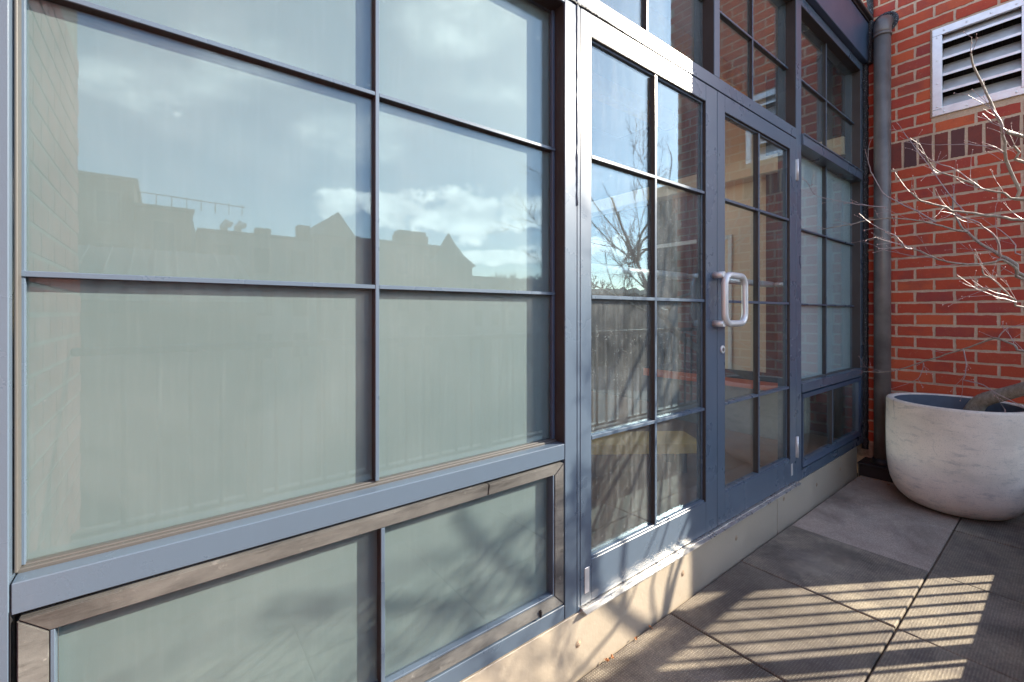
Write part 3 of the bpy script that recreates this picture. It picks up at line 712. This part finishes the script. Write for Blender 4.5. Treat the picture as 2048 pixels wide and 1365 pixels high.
# ================================================================= room behind the doors
rm = tag(put('interior_room', None), kind='structure')
bobj('room_floor', M['darkwood'], rm, (-.28, 4.4, .102, 4.8, .10, .20), bev=0)
bobj('room_ceiling', M['ceiling'], rm, (-.28, 4.9, .102, 3.0, 3.30, 3.38), bev=0)  # stops short of the rear so sky light falls into the room
for xx in (-.25, .9, 2.05, 3.2, 4.25): bobj('added_opening_post', M['white_trim'], rm, (xx, xx + .05, 4.7, 4.78, .2, 3.4), bev=0)  # rear wall left out; unseen window opening added to let sky light in
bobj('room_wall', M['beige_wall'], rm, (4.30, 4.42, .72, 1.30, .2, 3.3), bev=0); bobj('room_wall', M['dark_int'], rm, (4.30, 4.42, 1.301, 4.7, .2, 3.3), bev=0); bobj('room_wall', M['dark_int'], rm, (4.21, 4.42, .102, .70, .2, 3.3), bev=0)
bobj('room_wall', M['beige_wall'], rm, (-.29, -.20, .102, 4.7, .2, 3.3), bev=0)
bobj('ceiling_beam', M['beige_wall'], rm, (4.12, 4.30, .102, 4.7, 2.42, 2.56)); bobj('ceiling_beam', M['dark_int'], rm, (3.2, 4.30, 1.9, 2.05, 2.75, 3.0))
for yy in (.8, 1.6, 2.4): bobj('ceiling_beam', M['wood'], rm, (-.1, 4.2, yy, yy + .10, 3.14, 3.30))
tag(bobj('roof_slab', M['roof'], None, (-.29, 4.23, .10, 3.05, 3.381, 3.50)), kind='structure')
bn = thing('wall_bench', 'grey bench with a red orange edge along the wall inside the room', 'bench')
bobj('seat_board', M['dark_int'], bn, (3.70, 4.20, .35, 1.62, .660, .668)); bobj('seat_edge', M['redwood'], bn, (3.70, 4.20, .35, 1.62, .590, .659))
bobj('front_panel', M['stucco'], bn, (3.78, 4.20, .38, 1.58, .2005, .589))
ob = thing('oak_bench', 'low light oak bench seen through the dusty door glass', 'bench')
import_angle = math.atan2(.42 - .82, 2.62 - 2.06)
ob.location = (2.34, .64, 0); ob.rotation_euler = (0, 0, import_angle)
bobj('seat', M['wood'], ob, (-1.0, .36, -.04, .26, .335, .395), bev=.003)
for sx in (-.9, .22):
    for sy in (.0, .2): bobj('leg', M['dark_int'], ob, (sx, sx + .05, sy, sy + .05, .2005, .334))
wd = thing('inner_door', 'white door trim on the tan wall inside the room', 'door trim')
bobj('trim', M['white_trim'], wd, (4.285, 4.299, 1.04, 1.075, .2, 1.95)); bobj('trim', M['white_trim'], wd, (4.285, 4.299, 1.08, 1.9, 1.91, 1.95)); bobj('door_panel', M['dark_int'], wd, (4.29, 4.2995, 1.45, 1.9, .2, 1.905))

# ================================================================= planter and tree
pt = thing('round_planter', 'large round pale stone planter with fine cracks beside the downpipe', 'planter')
PC = (3.849, -.545, .0)
bm = bmesh.new()
prof = [(.0, .0), (.15, .001), (.195, .006), (.235, .022), (.268, .050), (.292, .088), (.309, .135), (.319, .19), (.3255, .26), (.3285, .34), (.329, .45), (.328, .56), (.3275, .632), (.3255, .643), (.321, .648), (.300, .649), (.2915, .647), (.288, .641), (.2865, .60), (.286, .50)]
prof = [(max(r, .0005), z) for r, z in prof]
lathe(bm, prof, PC, 96); obj('pot_wall', bm, M['pot'], pt)
bm = bmesh.new(); lathe(bm, [(.2855, .641), (.285, .50), (.28, .40)], PC, 64); obj('lining', bm, M['pot_in'], pt)
bm = bmesh.new(); lathe(bm, [(.284, .535), (.2, .545), (.1, .552), (.001, .555)], PC, 48); obj('soil', bm, M['soil'], pt)

tr = thing('bare_tree', 'leafless tree with budding twigs leaning out of the stone planter', 'tree')
trunk = [(3.86, -.60, .54), (3.86, -.625, .61), (3.845, -.665, .675), (3.80, -.76, .735), (3.73, -.92, .83), (3.62, -1.10, .96), (3.50, -1.22, 1.14), (3.40, -1.30, 1.38), (3.33, -1.38, 1.65), (3.28, -1.50, 1.95), (3.22, -1.58, 2.25)]
tradii = [.046, .042, .039, .036, .033, .028, .022, .017, .013, .010, .008]
def smooth_path(P, n=4):
    P = [Vector(p) for p in P]; o_ = []
    for i in range(len(P) - 1):
        p0 = P[max(i - 1, 0)]; p1 = P[i]; p2 = P[i + 1]; p3 = P[min(i + 2, len(P) - 1)]
        for k in range(n):
            t = k / n
            o_.append(.5 * ((2 * p1) + (p2 - p0) * t + (2 * p0 - 5 * p1 + 4 * p2 - p3) * t * t + (3 * p1 - p0 - 3 * p2 + p3) * t ** 3))
    o_.append(P[-1]); return o_
def radii(rl, n=4):
    o_ = []
    for i in range(len(rl) - 1):
        for k in range(n): o_.append(rl[i] + (rl[i + 1] - rl[i]) * k / n)
    o_.append(rl[-1]); return o_
bm = bmesh.new(); sp_ = smooth_path(trunk); rr_ = radii(tradii)
sp_ = [p + Vector((noise.noise(p * 9), noise.noise(p * 9 + Vector((5, 0, 0))), 0)) * .006 for p in sp_]
tube(bm, sp_, rr_, 14); obj('trunk', bm, M['bark'], tr)
LIMBS = [
  ('A',0.009,[(3.45, -0.845, 1.385), (3.46, -0.821, 1.442), (3.47, -0.789, 1.476), (3.48, -0.758, 1.504), (3.49, -0.725, 1.536), (3.5, -0.675, 1.586), (3.51, -0.637, 1.645), (3.52, -0.611, 1.675), (3.53, -0.593, 1.723), (3.54, -0.574, 1.778), (3.55, -0.576, 1.859)]),
  ('A2',0.005,[(3.4, -0.649, 1.632), (3.361, -0.614, 1.639), (3.322, -0.575, 1.659), (3.283, -0.541, 1.674), (3.244, -0.506, 1.687), (3.206, -0.455, 1.704), (3.167, -0.37, 1.721), (3.128, -0.27, 1.72), (3.089, -0.218, 1.703), (3.05, -0.1, 1.69)]),
  ('B',0.0065,[(3.3, -0.853, 1.358), (3.27, -0.832, 1.406), (3.24, -0.788, 1.455), (3.21, -0.749, 1.443), (3.18, -0.692, 1.44), (3.15, -0.655, 1.443), (3.12, -0.608, 1.455), (3.09, -0.564, 1.477), (3.06, -0.543, 1.492), (3.03, -0.52, 1.51), (3.0, -0.492, 1.524)]),
  ('B2',0.004,[(2.52, -0.577, 1.471), (2.495, -0.559, 1.475), (2.47, -0.555, 1.495), (2.445, -0.537, 1.521), (2.42, -0.519, 1.54)]),
  ('C',0.0065,[(2.95, -0.871, 1.6), (2.915, -0.832, 1.608), (2.88, -0.791, 1.622), (2.845, -0.754, 1.629), (2.81, -0.712, 1.642), (2.775, -0.668, 1.653), (2.74, -0.651, 1.667), (2.705, -0.626, 1.677), (2.67, -0.603, 1.688), (2.635, -0.58, 1.701), (2.6, -0.557, 1.731)]),
  ('D',0.004,[(2.95, -0.801, 1.448), (2.925, -0.798, 1.501), (2.9, -0.792, 1.531), (2.875, -0.778, 1.553), (2.85, -0.759, 1.573), (2.825, -0.743, 1.596), (2.8, -0.704, 1.619), (2.775, -0.68, 1.631), (2.75, -0.672, 1.636)]),
  ('E',0.0045,[(3.0, -0.868, 1.22), (2.975, -0.846, 1.251), (2.95, -0.833, 1.266), (2.925, -0.811, 1.301), (2.9, -0.797, 1.325), (2.875, -0.759, 1.368), (2.85, -0.755, 1.398)]),
  ('E2',0.003,[(2.95, -0.848, 1.243), (2.9, -0.815, 1.258), (2.85, -0.79, 1.269), (2.8, -0.758, 1.292)]),
  ('E3',0.003,[(2.95, -0.833, 1.266), (2.9, -0.802, 1.281), (2.85, -0.78, 1.293), (2.8, -0.761, 1.305)]),
  ('F',0.0055,[(3.4, -0.847, 1.005), (3.422, -0.814, 1.032), (3.444, -0.757, 1.062), (3.467, -0.729, 1.056), (3.489, -0.65, 1.011), (3.511, -0.56, 0.964), (3.533, -0.451, 0.908), (3.556, -0.361, 0.862), (3.578, -0.251, 0.821), (3.6, -0.156, 0.816)]),
  ('F2',0.003,[(3.45, -0.625, 0.996), (3.45, -0.637, 0.94), (3.45, -0.635, 0.861), (3.45, -0.625, 0.827)]),
  ('F3',0.0022,[(3.5, -0.456, 0.905), (3.5, -0.45, 0.854), (3.5, -0.431, 0.808), (3.5, -0.405, 0.787)]),
  ('F4',0.003,[(3.4, -0.637, 0.833), (3.367, -0.71, 0.821), (3.333, -0.75, 0.793), (3.3, -0.812, 0.762)]),
  ('F5',0.003,[(3.35, -0.764, 1.067), (3.35, -0.784, 1.108), (3.35, -0.819, 1.13), (3.35, -0.85, 1.133)]),
  ('G',0.007,[(3.0, -0.868, 1.697), (2.975, -0.858, 1.737), (2.95, -0.826, 1.851), (2.925, -0.817, 1.899), (2.9, -0.814, 1.972), (2.875, -0.779, 2.126), (2.85, -0.741, 2.25), (2.825, -0.726, 2.306), (2.8, -0.726, 2.339)]),
  ('G2',0.004,[(2.85, -0.819, 1.964), (2.825, -0.813, 2.017), (2.8, -0.79, 2.074)]),
  ('G3',0.0028,[(2.95, -0.815, 1.905), (2.95, -0.791, 1.939), (2.95, -0.727, 1.971), (2.95, -0.649, 1.998), (2.95, -0.588, 2.013)]),
  ('H',0.0045,[(2.9, -0.873, 1.683), (2.869, -0.818, 1.713), (2.837, -0.763, 1.738), (2.806, -0.723, 1.771), (2.775, -0.681, 1.8), (2.744, -0.637, 1.825), (2.712, -0.618, 1.84), (2.681, -0.604, 1.874), (2.65, -0.599, 1.894)]),
  ('H2',0.003,[(2.8, -0.766, 1.731), (2.767, -0.732, 1.768), (2.733, -0.686, 1.823), (2.7, -0.639, 1.855)]),
  ('I',0.003,[(3.4, -0.648, 1.724), (3.425, -0.589, 1.824), (3.45, -0.508, 1.994), (3.475, -0.409, 2.197), (3.5, -0.371, 2.276)]),
  ('J',0.0035,[(3.4, -0.524, 1.703), (3.38, -0.444, 1.779), (3.36, -0.319, 1.886), (3.34, -0.288, 1.941), (3.32, -0.252, 2.041), (3.3, -0.243, 2.102)]),
  ('J2',0.0022,[(3.3, -0.331, 1.809), (3.21, -0.273, 1.815), (3.12, -0.209, 1.828), (3.03, -0.14, 1.848), (2.94, -0.092, 1.867), (2.85, -0.091, 1.891)]),
  ('K',0.007,[(2.9, -0.873, 1.953), (2.85, -0.828, 1.98)]),
  ('L',0.006,[(2.95, -0.871, 1.852), (2.925, -0.858, 1.894), (2.9, -0.846, 1.924)]),
  ('M',0.0025,[(3.4, -0.518, 1.505), (3.425, -0.442, 1.523), (3.45, -0.36, 1.552), (3.475, -0.285, 1.583), (3.5, -0.218, 1.624)]),
  ('N',0.003,[(3.3, -0.853, 1.475), (3.3, -0.827, 1.531), (3.3, -0.79, 1.59), (3.3, -0.757, 1.628)]),
]
ANCHOR = {'A': 6, 'B': 6, 'C': 7, 'E': 6, 'F': 5, 'G': 8, 'H': 8, 'K': 8, 'L': 8, 'N': 7}
twig_bm = bmesh.new(); bud_bm = bmesh.new()
def bud(p, r):
    v = [bud_bm.verts.new(p + Vector(q) * r) for q in ((1, 0, 0), (0, 1, 0), (-1, 0, 0), (0, -1, 0), (0, 0, 1.6), (0, 0, -1.6))]
    for i in range(4):
        bud_bm.faces.new((v[i], v[(i + 1) % 4], v[4])); bud_bm.faces.new((v[(i + 1) % 4], v[i], v[5]))
def shades_window(p): return p.x - 1.605 * abs(p.y) < 1.05 and p.z - .99 * abs(p.y) > .62
def inframe(p): return p.y > -1.0237 + .045 * p.x
rt = random.Random(11)
def twig(p, d, ln, r, depth, allow):
    n = max(3, int(ln / .03)); pts = [p.copy()]; q = p.copy(); d = d.normalized()
    for i in range(n):
        d = (d + Vector((rt.gauss(0, .10), rt.gauss(0, .10), rt.gauss(.025, .10)))).normalized()
        q = q + d * (ln / n)
        if shades_window(q) or q.y > -.05 or q.x > 4.14 or (not allow and inframe(q) ) or q.z < .7: break
        pts.append(q.copy())
    if len(pts) < 2: return
    tube(twig_bm, pts, [max(.0008, r * (1 - .65 * i / len(pts))) for i in range(len(pts))], 5 if r > .002 else 4, cap=False)
    bud(pts[-1], max(.0022, r * .9))
    for i in range(1, len(pts)):
        if rt.random() < .22: bud(pts[i] + Vector((rt.uniform(-1, 1), rt.uniform(-1, 1), rt.uniform(-1, 1))) * .002, .0019)
        if depth > 0 and rt.random() < (.38 if depth > 1 else .30):
            ax = Vector((rt.uniform(-1, 1), rt.uniform(-1, 1), rt.uniform(-1, 1))).normalized()
            nd = (Matrix.Rotation(rt.uniform(.4, .95), 3, ax) @ d)
            twig(pts[i], nd, ln * rt.uniform(.35, .65), max(.0009, r * .6), depth - 1, allow)
for name_, r0, pts in LIMBS:
    P = [Vector(p) for p in pts]
    if name_ in ANCHOR:
        a = Vector(trunk[ANCHOR[name_]]); b = P[0]
        mid = (a + b) / 2 + Vector((.0, -.06, .05)); mid.y = min(mid.y, -.92)
        full_ = [a, mid] + P; rad = [r0 * 1.9, r0 * 1.35] + [r0 * (1 - .62 * i / len(P)) for i in range(len(P))]
    else: full_ = P; rad = [r0 * (1 - .6 * i / len(P)) for i in range(len(P))]
    bm = bmesh.new(); sp_ = smooth_path(full_, 3); rr_ = radii(rad, 3)
    sp_ = [p if i == 0 else p + Vector((noise.noise(p * 31), noise.noise(p * 31 + Vector((5, 0, 0))), noise.noise(p * 31 + Vector((0, 5, 0))))) * .004 for i, p in enumerate(sp_)]
    tube(bm, sp_, [max(.001, q) for q in rr_], 8); obj('branch', bm, M['twig'] if r0 < .0044 else M['bark'], tr)
    for i in range(len(P)):
        d0 = (P[min(i + 1, len(P) - 1)] - P[max(i - 1, 0)]).normalized()
        for _ in range(1 if rt.random() < .72 else 0):
            ax = Vector((rt.uniform(-1, 1), rt.uniform(-1, 1), rt.uniform(-1, 1))).normalized()
            twig(P[i], Matrix.Rotation(rt.uniform(.3, 1.0), 3, ax) @ d0, rt.uniform(.04, .15), min(.0015, r0 * .4), 1, True)
    dl_ = (P[-1] - P[-2]).normalized()
    twig(P[-1], dl_, rt.uniform(.06, .16), .0016, 1, True)
# crown beyond the frame: it shades the doors and is mirrored in them
crown_bm = bmesh.new()
def limb(p, d, ln, r, depth):
    n = 7; pts = [p.copy()]; q = p.copy()
    for i in range(n):
        d = (d + Vector((rt.gauss(0, .09), rt.gauss(0, .09), rt.gauss(.03, .06)))).normalized(); q = q + d * (ln / n)
        if (q.y > -1.0237 + .03 * q.x - .02): d.y = -abs(d.y); q = q + d * (ln / n)
        if inframe(q) or shades_window(q): break
        pts.append(q.copy())
    if len(pts) < 3: return
    tube(crown_bm, pts, [r * (1 - .45 * i / n) for i in range(len(pts))], 7 if r > .006 else 5, cap=False)
    for i in range(2, len(pts)):
        if rt.random() < .62:
            ax = d.cross(Vector((rt.gauss(0, 1), rt.gauss(0, 1), rt.gauss(0, 1)))).normalized()
            nd = Matrix.Rotation(rt.uniform(.35, .8), 3, ax) @ d
            if depth > 0: limb(pts[i], nd, ln * rt.uniform(.5, .75), r * (1 - .45 * i / n) * .62, depth - 1)
            else:
                twig(pts[i], nd, rt.uniform(.14, .34), .0022, 1, False); twig(pts[i], (nd + d * 1.2).normalized(), rt.uniform(.14, .34), .002, 1, False)
for (ti, d, ln) in ((6, (-.7, -.3, .35), .8), (7, (-.75, .05, .5), .9), (7, (.3, -.7, .5), .8), (8, (-.5, -.5, .8), .8), (8, (-.85, -.1, .35), 1.0), (9, (.2, -.4, 1), .7), (9, (-.45, .0, .9), .8), (10, (-.3, -.2, 1), .7), (10, (.3, .1, 1), .6)):
    limb(Vector(trunk[ti]), Vector(d).normalized(), ln, max(.006, tradii[ti] * .5), 2)
tag(obj('boughs', crown_bm, M['bark'], tr), kind='stuff')
tag(obj('twigs', twig_bm, M['twig'], tr), kind='stuff'); tag(obj('buds', bud_bm, M['bud'], tr), kind='stuff')

# ---------------------------------------------------------------- dry leaves in the joint at the foot of the plinth
lfm = []
for k in range(4):
    b = bmesh.new(); pr = random.Random(k); c0 = b.verts.new((0, 0, .004)); ring = []
    for i in range(9):
        a = 2 * math.pi * i / 9; q = pr.uniform(.005, .012); ring.append(b.verts.new((q * math.cos(a), q * .6 * math.sin(a), pr.uniform(0, .008))))
    for i in range(9): b.faces.new((c0, ring[i], ring[(i + 1) % 9]))
    lfm.append(mesh(b, 'dry_leaf', M['leaf']))
places = [(1.00, -.022), (1.02, -.03), (.90, -.02), (1.20, -.021), (1.22, -.026), (1.36, -.02), (1.45, -.02), (3.88, -.03), (3.93, -.06), (3.97, -.08), (4.0, -.12), (3.99, -.03), (3.96, -.2)]
lv_words = ['at the foot of the beige plinth', 'in the corner by the black drain box']
for i, (lx, ly) in enumerate(places):
    o = put('dry_leaf', lfm[i % 4], None, (lx, ly, .002), (random.uniform(-.5, .5), random.uniform(-.5, .5), random.uniform(0, 6)))
    tag(o, 'tiny brown dry leaf scrap lying ' + lv_words[lx > 3], 'leaf', 'dry leaf scraps ' + lv_words[lx > 3])

# ================================================================= city beyond the railing, mirrored in the glass
def far_building(name, label, x0, x1, y0, dep, ztop, wall, roof=None, cat='building', wins=0, gable=None):
    t = thing(name, label, cat)
    bm = bmesh.new(); box(bm, x0, x1, y0 - dep, y0, -10, ztop, bev=0); obj('wall', bm, wall, t)
    bm = bmesh.new(); box(bm, x0 - .12, x1 + .12, y0 - dep - .1, y0 + .12, ztop + .003, ztop + .14, bev=.02); obj('cornice', bm, roof or M['roof'], t)
    if wins:
        nx = max(1, int((x1 - x0) / 1.5)); wm = None
        for i in range(nx):
            for j in range(wins):
                cx = x0 + (i + .5) * (x1 - x0) / nx; cz = ztop - 1.1 - j * 2.0
                w_ = bobj('window', M['far_trim'], t, (cx - .4, cx + .4, y0 + .002, y0 + .05, cz - .65, cz + .65), bev=0)
                bobj('pane', M['dark_glass'], w_, (cx - .33, cx + .33, y0 + .051, y0 + .06, cz - .58, cz + .58), bev=0)
    return t
def gable_roof(t, x0, x1, y0, dep, z0, zp):
    bm = bmesh.new(); xm = (x0 + x1) / 2
    a = [bm.verts.new(v) for v in ((x0, y0, z0), (x1, y0, z0), (xm, y0, zp))]; b = [bm.verts.new((v.co.x, y0 - dep, v.co.z)) for v in a]
    bm.faces.new(a); bm.faces.new(b[::-1])
    for i in range(3): bm.faces.new((a[i], a[(i + 1) % 3], b[(i + 1) % 3], b[i]))
    obj('gable', bm, M['roof'], t)
Yb = -22
far_building('apartment_block', 'tallest dark block mirrored at the near side of the large window', -7, -.88, Yb, 9, 6.35, M['facade_far'], wins=3)
b2 = far_building('mansard_block', 'dark mansard roofed block with a roof railing mirrored in the large window', -.86, .95, Yb, 8, 5.4, M['facade_far'], wins=2)
bm = bmesh.new()
for i in range(8): tube(bm, [(-.7 + i * .5, Yb, 5.5), (-.7 + i * .5, Yb, 6.0)], .02, 5)
tube(bm, [(-.8, Yb, 6.0), (2.9, Yb, 5.9)], .02, 5); obj('roof_railing', bm, M['rail'], b2)
bm = bmesh.new(); poly = [(.95, -10), (1.25, -10), (1.1, 4.6), (.95, 5.4)]
va = [bm.verts.new((x_, Yb, z_)) for x_, z_ in poly]; vb = [bm.verts.new((x_, Yb - 8, z_)) for x_, z_ in poly]
bm.faces.new(va); bm.faces.new(vb[::-1])
for i in range(4): bm.faces.new((va[i], vb[i], vb[(i + 1) % 4], va[(i + 1) % 4]))
obj('mansard_slope', bm, M['roof'], b2)
b3 = far_building('row_house', 'low flat roofed row house with vents mirrored in the large window', 1.3, 6.0, Yb - .5, 8, 4.72, M['facade_grey'], wins=3)
for xx in (2.2, 2.75): 
    bm = bmesh.new(); tube(bm, [(xx, Yb - 1, 4.8), (xx, Yb - 1, 5.15), (xx + .1, Yb - .9, 5.3), (xx + .25, Yb - .8, 5.2)], .16, 10); obj('duct', bm, M['zinc'], b3)
bobj('chimney', M['facade_far'], b3, (3.45, 4.1, Yb - 1.4, Yb - .8, 4.86, 5.2)); bobj('chimney', M['facade_far'], b3, (5.3, 5.85, Yb - 1.4, Yb - .8, 4.86, 5.55))
b4 = far_building('gabled_house', 'house with a steep pointed gable mirrored in the large window', 6.05, 7.95, Yb, 8, 5.0, M['facade_far'], wins=2)
gable_roof(b4, 6.15, 7.85, Yb, 8, 5.145, 6.28)
b5 = far_building('row_house', 'brown row house between the pointed gable and the turret', 8.0, 13.0, Yb - .3, 8, 5.0, M['facade_far'], wins=3)
bobj('chimney', M['facade_far'], b5, (10.45, 12.35, Yb - 1.5, Yb - .7, 5.143, 5.68)); bobj('chimney_cap', M['roof'], b5, (10.55, 12.2, Yb - 1.5, Yb - .7, 5.69, 5.9))
b6 = thing('turret', 'slim pointed turret roof mirrored in the second column of panes', 'turret')
bm = bmesh.new(); lathe(bm, [(1.5, -10), (1.45, 3.9), (1.7, 4.0), (1.0, 4.6), (.45, 5.3), (.03, 6.0)], (13.6, Yb - .5, 0), 10); obj('spire', bm, M['roof'], b6)
far_building('row_house', 'low distant house mirrored beyond the turret', 15.2, 30, Yb - 6, 8, 3.9, M['facade_grey'], wins=2)
far_building('corner_tower', 'pale grey tower mirrored at the sunny edge of the brick wall', 20.3, 25, -12, .9, 7.6, M['facade_grey'], wins=3)
# bare trees on the skyline
def far_tree(label, x_, y_, h_, seed):
    rnd = random.Random(seed); t = thing('street_tree', label, 'tree', 'bare trees on the skyline')
    bm = bmesh.new(); tube(bm, [(x_, y_, -10), (x_, y_, h_ * .2), (x_, y_, h_ * .5)], [.3, .18, .12], 6); obj('trunk', bm, M['far_tree'], t)
    bm = bmesh.new()
    def rec(p, d, ln, r, k):
        q = p + d * ln; tube(bm, [p, (p + q) / 2 + Vector((rnd.uniform(-.1, .1), 0, 0)) * ln, q], [r, r * .8, r * .6], 4, cap=False)
        if k:
            for _ in range(3): rec(q, (d + Vector((rnd.uniform(-.7, .7), rnd.uniform(-.7, .7), rnd.uniform(-.1, .5)))).normalized(), ln * rnd.uniform(.6, .85), r * .6, k - 1)
    for _ in range(3): rec(Vector((x_, y_, h_ * .3)), Vector((rnd.uniform(-.4, .4), rnd.uniform(-.4, .4), 1)).normalized(), h_ * .22, .09, 4)
    obj('crown', bm, M['far_tree'], t)
for i, (x_, h_) in enumerate(((16.3, 3.6), (18.6, 3.9), (21.2, 4.4), (24, 4.1))): far_tree('bare street tree on the skyline mirrored low in the glass', x_, Yb + 1.5, h_, i)
# nearer seamed metal roof
sr = thing('metal_roof', 'low standing seam metal roof mirrored near the brick reflection', 'roof')
bm = bmesh.new(); poly_prism(bm, [(-9.5, 2.35), (-6.5, 1.35), (-6.5, 1.2), (-9.5, 1.2)], -3.2, 1.2); obj('roof_sheet', bm, M['roof'], sr)
bm = bmesh.new()
for i in range(15): tube(bm, [(-3.1 + i * .3, -9.5, 2.37), (-3.1 + i * .3, -6.5, 1.37)], .014, 4)
obj('seams', bm, M['facade_grey'], sr); bobj('wall', M['facade_far'], sr, (-3.1, 1.1, -9.4, -6.6, -10, 1.19), bev=0)

bm = bmesh.new(); rnd = random.Random(5); prev = None
for i in range(241):
    a = R(-92 + i * .5); q = 95; h_ = 6.3 + 1.6 * noise.noise(Vector((i * .09, 0, 0))) + 1.1 * noise.noise(Vector((i * .55, 2, 0))) + rnd.uniform(0, .7)
    cur = [bm.verts.new((math.cos(a) * (q + dd), math.sin(a) * (q + dd), z_)) for dd, z_ in ((0, -10), (0, h_ * .8), (6, h_), (14, h_ * .85), (14, -10))]
    if prev:
        for j in range(4): bm.faces.new((prev[j], cur[j], cur[j + 1], prev[j + 1]))
    prev = cur
tag(obj('distant_woodland', bm, M['far_tree']), 'dark bare woodland along the horizon seen only as a mirrored line', kind='stuff')
